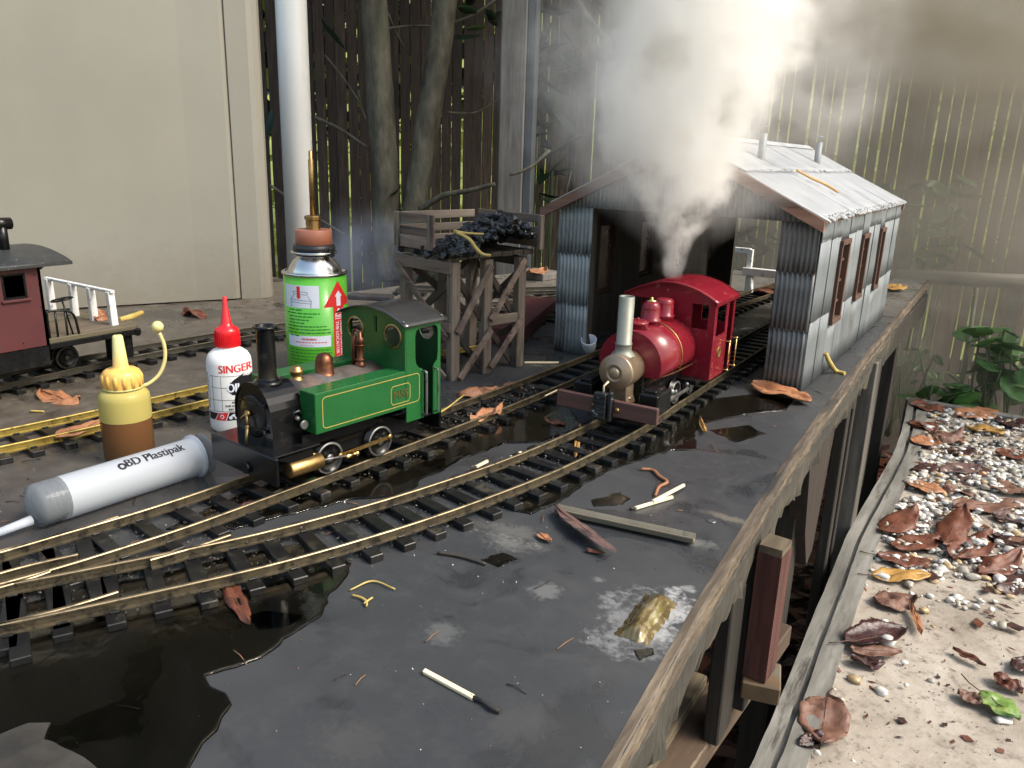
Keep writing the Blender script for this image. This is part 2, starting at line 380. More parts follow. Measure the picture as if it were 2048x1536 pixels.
# worn edge of the deck: delaminated ply lip, then a ragged fascia board, swept along the edge
em = pbr('worn_ply_edge', [(.035, .027, .019), (.095, .072, .05), (.20, .155, .105)], 90, stretch=(1, .12, 1.6), rough=(.5, .8), bump=.7, bscale=240, dirt=((.028, .024, .02), .2, 30), bdist=.001)
fm = pbr('weathered_fascia', [(.022, .020, .018), (.05, .045, .036), (.10, .088, .06)], 26, stretch=(1, .18, 1), rough=(.5, .8), bump=.7, bscale=160, dirt=((.30, .23, .09), .13, 14), bdist=.001)
ys = [(-8 + i * .55) for i in range(395)]
def sweep(name, sect, mat, seed, amp, label, cat, parent=None, y0=-8, y1=208):
    m = MB(); prev = None
    for y in ys:
        if y < y0 or y > y1: continue
        ex = edge_x(y); row = []
        for k, (dx, z, a) in enumerate(sect):
            w = nz(y / 2.2, k * 3.1, seed) * .6 + nz(y / .7, k * 5.3, seed + 9) * .4
            w2 = nz(y / 3.1, k * 7.7, seed + 4) + .5 * nz(y / .9, k * 2.7, seed + 2)
            row.append(m.bm.verts.new(Vector((ex + dx + w * a * amp, y, z + w2 * a * amp * .8))))
        if prev:
            for i in range(len(row)): m._f([prev[i], prev[(i + 1) % len(row)], row[(i + 1) % len(row)], row[i]])
        else: m._f(row[::-1])
        prev = row
    m._f(prev)
    return m.build(name, mat, parent, label=label, cat=cat) if parent is None else m.build(name, mat, parent)
eb = thing('deck_edge_board', 'long worn timber edging with ragged splintered lip along the right side of the black deck', 'edging board')
sweep('ply_lip', [(-.55, .03, .02), (-.1, .05, .12), (.12, -.06, .25), (.16, -.45, .35), (.05, -.75, .3), (-.4, -.8, .05)], em, 3, .55, None, None, eb)
sweep('lower_ply', [(-.4, -.83, .02), (.02, -.86, .25), (.1, -1.2, .35), (-.02, -1.75, .35), (-.4, -1.78, .05)], em, 8, .5, None, None, eb)
fb = sweep('fascia_board', [(-2.4, -1.9, 0), (-.35, -1.84, .1), (-.12, -2.3, .35), (-.2, -4.4, .4), (-.5, -5.9, 1.3), (-2.3, -5.9, .6)], fm, 15, .8, 'dark weathered fascia board with mossy yellow patches under the deck edge', 'board')

# ---- puddles: closed sheets of water with a rounded rim
wm, n, b = newmat('puddle_water')
tc = n.n('ShaderNodeTexCoord').outputs['Object']; w1 = n.noise(tc, 55, 3); 
b.inputs['Base Color'].default_value = (.80, .74, .62, 1); b.inputs['Roughness'].default_value = .05; b.inputs['Transmission Weight'].default_value = 1; b.inputs['IOR'].default_value = 1.33
bp = n.n('ShaderNodeBump'); bp.inputs['Strength'].default_value = .12; bp.inputs['Distance'].default_value = .001
n.l(w1.outputs['Fac'], bp.inputs['Height']); n.l(bp.outputs[0], b.inputs['Normal'])
def puddle(pts, label, h=.13, jit=.18, seed=0, pix=True):
    P = [at(*p) if pix else Vector((p[0], p[1], 0)) for p in pts]
    out = []
    for i, p in enumerate(P):                         # subdivide and roughen the shore
        q = P[(i + 1) % len(P)]; L_ = (q - p).length; k = max(1, min(40, int(L_ / .45)))
        for j in range(k):
            v = p.lerp(q, j / k)
            w = (nz(v.x / 1.3, v.y / 1.3, seed) * .7 + nz(v.x / .5, v.y / .5, seed + 3) * .3) * jit * 2.2
            out.append(Vector((v.x + w, v.y + w * .6, 0)))
    # keep centre
    area = sum(a.x * b_.y - b_.x * a.y for a, b_ in zip(out, out[1:] + out[:1]))
    if area < 0: out.reverse()
    m = MB(); rings = []
    N = len(out)
    nrm = []
    for i in range(N):
        t = out[(i + 1) % N] - out[i - 1]; t.normalize(); nrm.append(Vector((-t.y, t.x, 0)))
    for k_ in range(3):
        nrm = [(nrm[i - 1] + nrm[i] * 2 + nrm[(i + 1) % N]).normalized() for i in range(N)]
    for off, z in ((0, .006), (.035, .6 * h), (.09, .95 * h), (.2, h)):
        rings.append([m.bm.verts.new(out[i] + nrm[i] * off + Vector((0, 0, z))) for i in range(N)])
    for a, b_ in zip(rings, rings[1:]):
        for i in range(N): m._f([a[i], a[(i + 1) % N], b_[(i + 1) % N], b_[i]], True)
    m._f(rings[-1]); m._f(rings[0][::-1])
    bmesh.ops.triangulate(m.bm, faces=[f for f in m.bm.faces if len(f.verts) > 4])
    return m.build('puddle', wm, label=label, cat='puddle')
puddle([(702, 1128), (690, 1160), (664, 1188), (650, 1215), (642, 1236), (600, 1262), (562, 1290), (520, 1318), (470, 1336), (408, 1353), (430, 1374), (458, 1388), (466, 1410), (446, 1436), (440, 1462), (412, 1488), (390, 1516), (372, 1545), (372, 1720), (-300, 1720), (-300, 1260), (-60, 1240), (150, 1180), (320, 1150), (480, 1110), (620, 1085)],
       'large dark puddle with glinting rim spreading from under the curved track in the foreground', seed=1)
puddle([(1112, 874), (1078, 886), (1010, 888), (975, 901), (925, 917), (893, 936), (845, 960), (826, 980), (780, 996), (700, 1000), (560, 1036), (470, 1060), (400, 1062), (330, 1060), (420, 1015), (520, 975), (640, 935), (760, 890), (880, 838), (990, 795), (1075, 768), (1120, 790), (1150, 830), (1165, 855)],
       'dark puddle lying around the sleepers beside the green locomotive', seed=5)
puddle([(1000, 1015), (1090, 960), (1140, 925), (1180, 880), (1240, 850), (1330, 845), (1420, 800), (1500, 790), (1590, 800), (1570, 822), (1490, 830), (1400, 850), (1390, 868), (1396, 900), (1345, 902), (1300, 915), (1225, 940), (1175, 965), (1120, 1005), (1060, 1030)],
       'shallow puddle among the sleepers in front of the red locomotive', seed=9)

pm0 = [at(x, y) for x, y in ((235, 1580), (170, 1521), (122, 1500), (88, 1484), (102, 1452), (60, 1452), (-10, 1480), (-200, 1500), (-300, 1700), (200, 1700))]
m = MB(); q_ = []
for i, p in enumerate(pm0):
    r_ = pm0[(i + 1) % len(pm0)]
    for k in range(6): v = p.lerp(r_, k / 6); q_.append((v.x + .08 * nz(v.x, v.y), v.y + .08 * nz(v.y, v.x, 4)))
m.prism(q_, .02, .19); m.build('mud_crust', pbr('grey_brown_crust', [(.02, .018, .015), (.05, .045, .037)], 45, rough=(.35, .7), bump=.9, dirt=((.14, .08, .035), .08, 20)), label='dry grey-brown crust standing out of the puddle in the near left corner', cat='mud')
for pts, lab, sd in (([(480, 1236), (540, 1224), (600, 1232), (585, 1252), (520, 1262)], 'small bright water film beside the rusty floating leaf', 21), ([(1180, 1000), (1240, 985), (1262, 998), (1235, 1012), (1190, 1014)], 'thin water film left of the paired matches', 22), ([(960, 1120), (1010, 1105), (1030, 1118), (1000, 1135)], 'thin water film by the black burnt stick', 23),
                     ([(1420, 860), (1500, 850), (1530, 868), (1470, 885)], 'thin water film between the siding and the deck edge', 24), ([(1270, 1300), (1300, 1296), (1310, 1310), (1280, 1322)], 'tiny water film below the amber varnish', 25)):
    puddle(pts, lab, h=.05, seed=sd, jit=.3)
# ---- raised bed on the right: timber edging, dirty concrete, pebbles
ZB = -30.0
bedpts = [(1440, 1640), (1500, 1536), (1560, 1400), (1620, 1250), (1662, 1150), (1700, 1060), (1758, 960), (1790, 900), (1806, 850), (1816, 802)]
BP = catmull([at(px, py, ZB) for px, py in bedpts], 8)
em2 = pbr('grey_silvered_edging', [(.085, .08, .07), (.17, .165, .145), (.26, .25, .225)], 50, stretch=(1, .12, 1), rough=(.6, .85), bump=.5, bscale=220, dirt=((.05, .045, .038), .14, 45))
te = thing('timber_edging', 'grey weathered timber edging with a long groove beside the concrete path', 'garden edging')
def strip(x0, x1, z0, z1, name):
    m = MB(); prev = None
    for i, p in enumerate(BP):
        t = (BP[min(i + 1, len(BP) - 1)] - BP[max(i - 1, 0)]).normalized(); s_ = Vector((t.y, -t.x, 0))
        j = .12 * nz(i / 2.5, x0)
        row = [m.bm.verts.new(p + s_ * (x + j) + Vector((0, 0, z))) for x, z in ((x0, z0), (x0, z1), (x1, z1), (x1, z0))]
        if prev:
            for k in range(4): m._f([prev[k], prev[(k + 1) % 4], row[(k + 1) % 4], row[k]])
        else: m._f(row[::-1])
        prev = row
    m._f(prev); m.build(name, em2, te)
strip(0, 1.5, -13, .3, 'outer_board'); strip(1.5, 2.1, -13, -.7, 'groove_strip'); strip(2.1, 4.4, -13, .05, 'inner_board')
cm_, n, b = newmat('muddy_concrete')
tc = n.n('ShaderNodeTexCoord').outputs['Object']
a1 = n.noise(tc, 9, 9, .65, .5); a2 = n.noise(tc, 70, 8, .75); a3 = n.noise(tc, 240, 5, .7)
col = n.ramp(a1.outputs['Fac'], [(.3, (.21, .175, .135)), (.5, (.37, .325, .27)), (.7, (.49, .445, .385))])
col = n.mix(n.ramp(a2.outputs['Fac'], [(.52, 0.), (.68, .8)]), col, (.12, .095, .07))
col = n.mix(n.ramp(a3.outputs['Fac'], [(.62, 0.), (.7, .7)]), col, (.10, .08, .06))
n.l(col, b.inputs['Base Color']); n.l(n.math('MULTIPLY_ADD', a1.outputs['Fac'], -.5, .75), b.inputs['Roughness'])
bp = n.n('ShaderNodeBump'); bp.inputs['Strength'].default_value = .6; bp.inputs['Distance'].default_value = .002
n.l(n.math('ADD', a2.outputs['Fac'], n.math('MULTIPLY', a3.outputs['Fac'], .4)), bp.inputs['Height']); n.l(bp.outputs[0], b.inputs['Normal'])
pp = [(p.x + 2.5, p.y) for p in BP]
FARY = BP[-1].y
def bedz(x, y): return ZB - .55 + .35 * nz(x / 9, y / 9) + .12 * nz(x / 2, y / 2)
def bx(y):
    for a, c in zip(BP, BP[1:]):
        if min(a.y, c.y) <= y <= max(a.y, c.y): return a.x + (c.x - a.x) * (y - a.y) / (c.y - a.y)
    return BP[0].x
def bfn(u, v):
    y = BP[0].y + (FARY - BP[0].y) * v; x0 = bx(y) + 2.6
    x = x0 + (95 - x0) * u ** 1.4
    return Vector((x, y, bedz(x, y)))
MB().grid(bfn, 60, 110, thick=(0, 0, 12)).build('path', cm_, kind='structure')
fe = MB(); fe.box((38, FARY + 1.4, ZB - 5.6), (112, 2.6, 12), bev=.2)
fe.build('edging_timber', em2, label='pale timber closing off the far end of the pebble bed', cat='garden edging')
pm = pbr('pebble_stone', [(.22, .20, .17), (.36, .33, .28), (.46, .43, .38)], 90, rough=(.25, .6), bump=.15, vary=0)
pm2 = pbr('pebble_white', [(.52, .51, .48), (.64, .62, .58)], 50, rough=(.12, .35), bump=.12)
pm3 = pbr('pebble_tan', [(.32, .22, .12), (.5, .38, .22)], 90, rough=(.3, .6), bump=.12)
pb = MB(); random.seed(21)
def pebble(m, x, y, z, r):
    t = bmesh.new(); bmesh.ops.create_icosphere(t, subdivisions=2 if r > .38 else 1, radius=1)
    a = U(0, 6.28); e = (U(.8, 1.35), U(.7, 1.0), U(.5, .75)); mm = Matrix.Rotation(a, 3, 'Z') @ Matrix.Rotation(U(-.4, .4), 3, 'X')
    vs = [m.bm.verts.new(mm @ Vector((v.co.x * r * e[0], v.co.y * r * e[1], v.co.z * r * e[2])) + Vector((x, y, z))) for v in t.verts]
    for v_ in vs: v_.co += Vector((nz(v_.co.x * 1.9, v_.co.y * 1.9, v_.co.z * 1.9), nz(v_.co.y * 1.9, v_.co.z * 1.9, 7), 0)) * r * .7
    t.verts.index_update()
    for f in t.faces: m._f([vs[v.index] for v in f.verts], True)
    t.free()
cnt = 0
for i in range(16000):
    y = U(60, FARY - .5); x = bx(y) + 4.6 + U(0, 1) ** 1.2 * 60
    # dense band between about y=112 and the far edge, scattered elsewhere
    dens = .03 + .97 * (1 / (1 + math.exp(-(y - 113 - .15 * (x + 10) + 9 * nz(x / 14, y / 14, 2)) / 2.5)))
    if y > 178: dens *= .5
    if R() > dens: continue
    if nz(x / 7, y / 7, 5) < -.28: continue
    pb.mi = 1 if R() < .55 else (2 if R() < .25 else (3 if R() < .12 else 0))
    pebble(pb, x, y, bedz(x, y) + U(-.1, .7), (U(.22, .5) if R() < .45 else U(.4, .85))); cnt += 1
    if cnt > 4200: break
pb.build('gravel', [pm, pm2, pm3, pbr('pebble_dark', [(.07, .07, .07), (.14, .14, .135)], 60, rough=(.25, .5), bump=.2)], kind='stuff', label='wet white and grey pebbles scattered over the path bed', cat='gravel')

# ---- rainwater tank
tm, n, b = newmat('cream_tank_steel')
tc = n.n('ShaderNodeTexCoord').outputs['Object']; t1 = n.noise(tc, 2.2, 6, .6); t2 = n.noise(tc, 38, 6, .7); t3 = n.noise(tc, 160, 3, .6)
col = n.ramp(t1.outputs['Fac'], [(.25, (.20, .192, .16)), (.5, (.24, .23, .194)), (.75, (.275, .264, .226))])
col = n.mix(n.ramp(t3.outputs['Fac'], [(.76, 0.), (.79, .8)]), col, (.12, .09, .06))
tz = n.n('ShaderNodeSeparateXYZ'); n.l(tc, tz.inputs[0])
sp_ = n.math('ADD', n.math('MULTIPLY_ADD', tz.outputs[2], -9.0, .95), n.math('MULTIPLY_ADD', t2.outputs['Fac'], 1.6, -.8), clamp=True)
col = n.mix(n.math('MULTIPLY', sp_, .55), col, (.16, .135, .10))
ts_ = n.noise(n.vmath('MULTIPLY', tc, (9, 9, .7)).outputs[0], 1.0, 6, .7); col = n.mix(n.ramp(ts_.outputs['Fac'], [(.52, 0.), (.75, .35)]), col, (.20, .185, .145))
n.l(col, b.inputs['Base Color']); n.l(n.math('MULTIPLY_ADD', t2.outputs['Fac'], .3, .32), b.inputs['Roughness'])
bp = n.n('ShaderNodeBump'); bp.inputs['Strength'].default_value = .15; bp.inputs['Distance'].default_value = .004; n.l(t1.outputs['Fac'], bp.inputs['Height']); n.l(bp.outputs[0], b.inputs['Normal'])
tk = thing('water_tank', 'large smooth cream steel rainwater tank standing at the left of the deck', 'water tank', (-113, 84, 0))
def rel(p, o): return (p.x - o[0], p.y - o[1])
pl = [at(-900, 700)] + [at(0, 628), at(200, 616), at(397, 604)]
body = [(p.x, p.y) for p in pl]
L0 = at(397, 604); L1 = at(474, 600); L2 = at(482, 599.5); L3 = at(522, 597)
cv = [(L3.x + .35, L3.y + .8), (L3.x - .6, L3.y + 3.5), (L3.x - 4.5, L3.y + 6.5), (L3.x - 12, L3.y + 8), (-190, 108)]
O = (-113, 84)
bd = [(x - O[0], y - O[1]) for x, y in body] + [rel(L0, O)]
m = MB(); m.prism(bd + [(L1.x - O[0] + 0, L1.y - O[1])] + [(L2.x - O[0] - .5, L2.y - O[1] + .6), (L3.x - O[0] - 1, L3.y - O[1] + .8)] + [(x - O[0], y - O[1]) for x, y in cv[2:]], .25, 58); m.build('tank_wall', tm, tk)
m = MB(); m.prism([(L2.x - O[0] - .55, L2.y - O[1] + .5), (L2.x - O[0] - .12, L2.y - O[1] + .35), (L3.x - O[0] + .2, L3.y - O[1]), (L3.x - O[0] + .5, L3.y - O[1] + .8), (L3.x - O[0] + .2, L3.y - O[1] + 2.2), (L3.x - O[0] - 1.2, L3.y - O[1] + 3.8), (L3.x - O[0] - 2.5, L3.y - O[1] + 3)], .05, 58.2); m.build('corner_strip', tm, tk)
# ---- white downpipe beyond the tank
pv = pbr('white_pvc', [(.80, .80, .77), (.84, .84, .82)], 12, rough=(.25, .4), bump=.03)
pc = at_d(590, 200, 225)
m = MB(); m.lathe([(3.9, -62 - 0), (3.9, 150)], (0, 0, 0), 40); m.lathe([(4.2, -30), (4.2, -24)], (0, 0, 0), 40)
m.build('downpipe', pv, None, (pc.x, pc.y, 0), label='white round plastic downpipe standing behind the cream tank', cat='downpipe')
# ---- square grey post in front of the fence
pom = wood('silvered_post', [(.10, .092, .082), (.155, .145, .13), (.21, .195, .175)], axis='Z', dirt=((.07, .05, .036), .16, 8))
pc = at_d(1032, 250, 215); po = thing('timber_post', 'square silver-grey timber post standing in front of the dark fence', 'post', (pc.x, pc.y, -62), math.radians(24))
MB().box((-.6, 0, 110), (6.4, 8, 220), bev=.3).build('post_face', pom, po)
pom2 = wood('blue_grey_post_side', [(.06, .07, .078), (.10, .115, .125)], axis='Z')
MB().box((3.7, .4, 110), (2.2, 7.4, 220), bev=.2).build('side_batten', pom2, po)

# ---- fence: upright palings, each a part
fwm = wood('dark_fence_paling', [(.022, .014, .010), (.05, .032, .024), (.085, .058, .042)], axis='Z', dirt=((.015, .012, .01), .1, 20), vary=.35)
fwm2 = wood('brown_fence_paling', [(.06, .038, .026), (.11, .072, .05), (.16, .115, .08)], axis='Z', dirt=((.03, .022, .016), .1, 20), vary=.35)
fwr = wood('fence_rail_wood', [(.06, .05, .04), (.12, .105, .085)], axis='X')
random.seed(4)
vari = []
for k in range(6):
    m = MB(); w = U(3.5, 3.9); ed = [(-w / 2 + .12 * nz(j / 3, k, 1), -160 + j * 10) for j in range(41)]; er = [(w / 2 + .16 * nz(j / 3, k, 7), -160 + j * 10) for j in range(41)]
    m.prism(ed + er[::-1], -.6, .6, axis='Y'); vari.append(m.mesh('paling', fwm))
def fence(name, label, A, B, pitch, z0, ngap):
    A = Vector((A[0], A[1], 0)); B = Vector((B[0], B[1], 0)); d = (B - A); L_ = d.length; rz = math.atan2(d.y, d.x)
    f = thing(name, label, 'fence', (A.x, A.y, 0), rz)
    x = 0; i = 0
    while x < L_:
        g = U(.02, .12) if R() > ngap else U(.25, .7)
        o = put('paling', vari[int(R() * 6)], f, (x, U(-.3, .3), 100 + z0 + U(-2, 2))); o.rotation_euler = (0, U(-.003, .003), U(-.02, .02)); 
        x += pitch + g
    for z in (-40, 62, 150):
        m = MB(); m.box((L_ / 2, 2.2, z), (L_, 2.6, 5)); m.build('fence_rail', fwr, f)
    return f
fence('paling_fence', 'tall dark brown paling fence with narrow green gaps behind the tree trunks', (-330, 128), (-168, 274), 3.75, 0, .25)
vari = []
for k in range(6):
    m = MB(); w = U(2.6, 2.9); ed = [(-w / 2 + .10 * nz(j / 3, k, 1), -160 + j * 10) for j in range(41)]; er = [(w / 2 + .14 * nz(j / 3, k, 7), -160 + j * 10) for j in range(41)]
    m.prism(ed + er[::-1], -.6, .6, axis='Y'); vari.append(m.mesh('paling', fwm2))
fence('paling_fence', 'tall brown paling fence with many sunlit gaps behind the tin shed', (-166, 274), (120, 330), 2.8, 0, .88)
fr = thing('garden_rail', 'horizontal grey timber rail low in front of the right-hand fence', 'rail')
a, c = at_d(1790, 552, 262), at_d(2120, 566, 262)
MB().tube([a, c], 2.0, 6).build('rail_bar', fwr, fr)
for px in (1800, 2040):
    p = at_d(px, 556, 262); MB().box((p.x, p.y + 1, (p.z - 62) / 2), (3, 3, abs(p.z + 62))).build('rail_post', fwr, fr)
# thin leaning stakes before the fence
for (x0, y0, x1, y1, r_, lab) in ((1953, 575, 1897, 830, .55, 'slim pale stake leaning before the right-hand fence'), (1836, 560, 1812, 660, .3, 'short thin twig leaning near the far end of the deck')):
    a, c = at_d(x0, y0, 235), at_d(x1, y1 + 40, 232); MB().tube([a, (a + c) / 2 + Vector((.8, 0, 0)), c], r_, 7).build('garden_stake', pbr('stake_wood', [(.2, .18, .11), (.3, .27, .17)], 60, bump=.3), label=lab, cat='stake')

# ---- foliage materials
def leafmat(name, cols, trans=.35, rough=(.3, .5), vary=.3, bump=.3, scale=40):
    m = pbr(name, cols, scale, rough=rough, bump=bump, bscale=120, vary=vary)
    t = m.node_tree; b = t.nodes['Principled BSDF']; out = [x for x in t.nodes if x.type == 'OUTPUT_MATERIAL'][0]
    tr = t.nodes.new('ShaderNodeBsdfTranslucent'); mx = t.nodes.new('ShaderNodeMixShader'); mx.inputs[0].default_value = trans
    l = b.inputs['Base Color'].links[0].from_socket; t.links.new(l, tr.inputs[0])
    t.links.new(b.outputs[0], mx.inputs[1]); t.links.new(tr.outputs[0], mx.inputs[2]); t.links.new(mx.outputs[0], out.inputs[0])
    return m
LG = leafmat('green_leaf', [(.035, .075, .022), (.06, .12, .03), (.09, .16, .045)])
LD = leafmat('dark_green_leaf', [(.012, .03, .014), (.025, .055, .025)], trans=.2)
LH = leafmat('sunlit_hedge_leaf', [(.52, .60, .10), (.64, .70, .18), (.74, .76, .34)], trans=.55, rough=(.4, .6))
def leaf_cards(m, n_, fn, size):
    for i in range(n_):
        c, s_ = fn(), U(*size)
        a, e = U(0, 6.28), U(-.9, .9); d = Vector((math.cos(a) * math.cos(e), math.sin(a) * math.cos(e), math.sin(e)))
        up = Vector((U(-1, 1), U(-1, 1), U(.2, 1))).normalized(); s2 = d.cross(up).normalized() * s_ * .24; nn = d.cross(s2).normalized() * s_ * .08
        m._f([m.bm.verts.new(c), m.bm.verts.new(c + d * s_ * .45 + s2 + nn), m.bm.verts.new(c + d * s_)]); m._f([m.bm.verts.new(c), m.bm.verts.new(c + d * s_), m.bm.verts.new(c + d * s_ * .45 - s2 + nn)])
random.seed(11)
m = MB()
def hp():
    u = U(0, 1); x = -420 + 640 * u; y = 330 + .2 * (x + 168) + (0 if x > -168 else -.95 * (-168 - x)) + 45 + U(0, 60) 
    return Vector((x, y, U(-60, 210)))
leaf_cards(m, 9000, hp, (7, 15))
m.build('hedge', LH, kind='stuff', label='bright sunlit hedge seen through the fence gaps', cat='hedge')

# ---- two-stemmed tree with its crown above the picture
bark = pbr('smooth_grey_bark', [(.045, .04, .03), (.11, .098, .07), (.20, .18, .13)], 30, stretch=(1, 1, .35), rough=(.6, .85), bump=.8, bscale=60, dirt=((.13, .14, .09), .16, 10), bdist=.006)
tr = thing('garden_tree', 'two-stemmed grey tree rising behind the coal stage with dark leaves', 'tree')
def ptube(m, pts, rs, n_=12, amp=.06):
    path = catmull(pts, 6); k = len(path); r_ = []
    for i in range(k):
        t = i / (k - 1) * (len(rs) - 1); j = min(int(t), len(rs) - 2); r_.append((rs[j] + (rs[j + 1] - rs[j]) * (t - j)) * (1 + amp * nz(i / 3, rs[0])))
    m.tube(path, r_, n_)
D = 268
m = MB(); ptube(m, [at_d(772, 560, D), at_d(775, 430, D), at_d(764, 250, D), at_d(752, 60, D), at_d(742, -120, D), at_d(736, -420, D)], [4.9, 4.6, 4.3, 4.1, 3.9, 3.3], 18); m.build('trunk', bark, tr)
m = MB(); ptube(m, [at_d(800, 560, D - 2), at_d(832, 400, D - 2), at_d(856, 240, D - 2), at_d(884, 60, D - 2), at_d(905, -120, D - 2), at_d(950, -420, D)], [4.4, 4.2, 3.9, 3.7, 3.5, 2.8], 18); m.build('trunk', bark, tr)
def branch(pts, r0, r1, d, par=tr, mat=bark):
    m = MB(); ptube(m, [at_d(x, y, d + dd) for x, y, dd in pts], [r0, (r0 + r1) / 2, r1], 7); return m.build('branch', mat, par)
for pts, r0, r1 in (([(768, 58, 0), (815, 52, 4), (862, 52, 8)], .45, .3), ([(900, 47, 0), (945, 30, 2), (990, 0, 5)], .5, .3), ([(768, 10, 0), (795, 70, 3), (820, 110, 6)], .5, .15),
                    ([(630, 235, 6), (680, 258, 3), (735, 295, 0)], .6, .5), ([(540, 370, 8), (610, 420, 6), (690, 470, 3)], .5, .4), ([(895, 225, 0), (950, 225, 3), (995, 200, 6)], .4, .25), ([(840, 420, -20), (885, 392, -25), (935, 382, -30), (990, 368, -33)], 1.0, .6), ([(718, 180, 2), (722, 210, 0), (732, 238, -2)], .35, .2),
                    ([(1140, -20, -30), (1190, 55, -36), (1235, 95, -40)], 1.0, .8), ([(1100, 300, -60), (1060, 335, -60), (1020, 350, -60)], .5, .4), ([(1060, 330, -20), (1110, 300, -25), (1165, 270, -30)], .8, .6), ([(650, 110, 5), (690, 160, 2), (720, 205, 0)], .3, .2)):
    branch(pts, r0, r1, D)
def leafmesh(Lc, Wc, fold=.15, curl=.15, nu=8, nv=4, mat=None, wav=0, seed=0, stem=0, tipx=1.5):
    m = MB()
    def fn(u, v):
        w = max(0.0, math.sin(math.pi * min(1, u ** .9))) ** .62 * Wc / 2 * (1 + .22 * nz(u * 5, (v > .5) * 7, seed) + .10 * nz(u * 14, (v > .5) * 5, seed)); s_ = (v - .5) * 2
        rib = .05 * abs(math.sin(math.pi * (u * 7 - abs(s_) * 1.3))) * (nu > 12)
        return Vector((u * Lc, s_ * w, abs(s_) * w * fold * 2 + curl * Lc * (u - .5) ** 2 * 1.6 + wav * nz(u * 2.6, s_ * 1.3, seed) * Wc + wav * .3 * nz(u * 7, s_ * 4, seed) * Wc + rib))
    m.grid(fn, nu, nv, thick=(0, 0, .03))
    if stem:
        z0 = curl * Lc * .4
        m.tube([Vector((.2, 0, z0)), Vector((-stem * .5, stem * .1, z0 * .6)), Vector((-stem, stem * .25, .1))], [.07, .05, .04], 5)
    return m.mesh('leaf', mat)
lmD = [leafmesh(U(8, 12), U(3, 4.2), mat=LD, seed=i, wav=.08) for i in range(3)]; lmG = [leafmesh(U(8, 12), U(3, 4), mat=LG, seed=i, wav=.08) for i in range(3)]
def place_leaf(ms, p, par, a=None, tilt=None, s_=1):
    o = put('leaf', random.choice(ms), par, p); o.rotation_euler = (U(-.6, .6), tilt if tilt is not None else U(-.3, 1.2), U(0, 6.28) if a is None else a); o.scale = (s_,) * 3; return o
for (px, py, dd) in ((955, 30, 0), (970, 60, -2), (985, 45, 1), (962, 75, 2), (1000, 25, 0), (940, 20, 1), (975, 20, -2), (1090, 20, -20), (1110, 45, -22), (1100, 70, -25), (1085, 120, -20), (1120, 110, -25), (1105, 150, -22), (1130, 30, -20), (1095, 95, -20), (1140, 90, -24), (1120, 60, -20), (545, 220, 0), (640, 40, 10), (800, 378, 0), (815, 372, 2), (1075, 60, -20), (1150, 140, -24), (1080, 180, -20)):
    place_leaf(lmD if R() < .7 else lmG, at_d(px, py, D + dd), tr)
m = MB(); c0 = at_d(820, -420, D)
def crown():
    while True:
        v = Vector((U(-1, 1), U(-1, 1), U(-1, 1)))
        if v.length < 1 and nz(v.x * 2.2, v.y * 2.2, v.z * 2.2) > -.25: break
    return c0 + Vector((v.x * 190, v.y * 150, v.z * 75 + 60))
leaf_cards(m, 5200, crown, (9, 16)); o = m.build('crown', LD, tr, kind='stuff')

for i, (x, y, z, r1, r2, r3, nn, lab) in enumerate(((-300, 330, 190, 150, 90, 170, 3000, 'dense dark tree beyond the left end of the fence'), (-420, 150, 200, 130, 120, 180, 2600, 'dark tree standing left of the fence above the cream tank'))):
    t = thing('evergreen_tree', lab, 'tree'); m = MB(); m.tube([(x, y, -62), (x + 5, y, 60), (x, y + 5, 200)], [11, 9, 6], 12); m.build('trunk', bark, t)
    m = MB()
    def cf():
        while True:
            v = Vector((U(-1, 1), U(-1, 1), U(-1, 1)))
            if v.length < 1 and nz(v.x * 2.4, v.y * 2.4, v.z * 2.4 + i) > -.2: return Vector((x + v.x * r1, y + v.y * r2, z + v.z * r3))
    leaf_cards(m, nn, cf, (14, 24)); m.build('crown', LD, t, kind='stuff')
# ---- shrubs against the right-hand fence
LB = leafmat('round_bright_leaf', [(.06, .17, .04), (.10, .24, .06), (.14, .3, .09)], trans=.35)
rl = [leafmesh(U(7, 9), U(6.5, 8), mat=LB, fold=.08, curl=.1, seed=i, wav=.05) for i in range(3)]
sm = [leafmesh(U(5, 7), U(3.4, 4.6), mat=LG, seed=i, wav=.06) for i in range(3)]
stm = pbr('green_stem', [(.05, .07, .03), (.08, .1, .04)], 40, bump=.2)
def shrub(label, base, cent, d, n_, ms, rad, seed, s_=1):
    random.seed(seed); t = thing('garden_shrub', label, 'shrub')
    b0 = at_d(base[0], base[1], d); b0.z = -62
    for i in range(n_):
        px, py = cent[0] + U(-1, 1) * rad[0], cent[1] + U(-1, 1) * rad[1]; p = at_d(px, py, d + U(-8, 8))
        if i % 3 == 0:
            m = MB(); m.tube(catmull([b0 + Vector((U(-3, 3), U(-3, 3), 0)), b0.lerp(p, .5) + Vector((U(-4, 4), 0, 0)), p], 4), .25, 5); m.build('stem', stm, t)
        place_leaf(ms, p, t, a=U(0, 6.28), tilt=U(-.2, .9), s_=s_ * U(.8, 1.25))
    return t
shrub('bushy green shrub with broad bright leaves at the right picture edge', (2010, 820), (2010, 715), 232, 44, rl, (48, 75), 31, .8)
shrub('low round-leaved plant behind the far timber of the pebble bed', (1900, 800), (1905, 790), 226, 16, rl, (60, 18), 32, .9)
shrub('dull green low plant between the deck end and the fence', (1850, 760), (1850, 745), 250, 24, sm, (50, 45), 33, .8)
shrub('faint smoky shrub leaning on the right-hand fence', (1830, 480), (1850, 440), 285, 44, sm, (80, 90), 34, 1.3)
shrub('dark shrub low on the fence seen through the shed doorway', (1500, 520), (1500, 478), 290, 26, lmD, (50, 25), 35, .8)
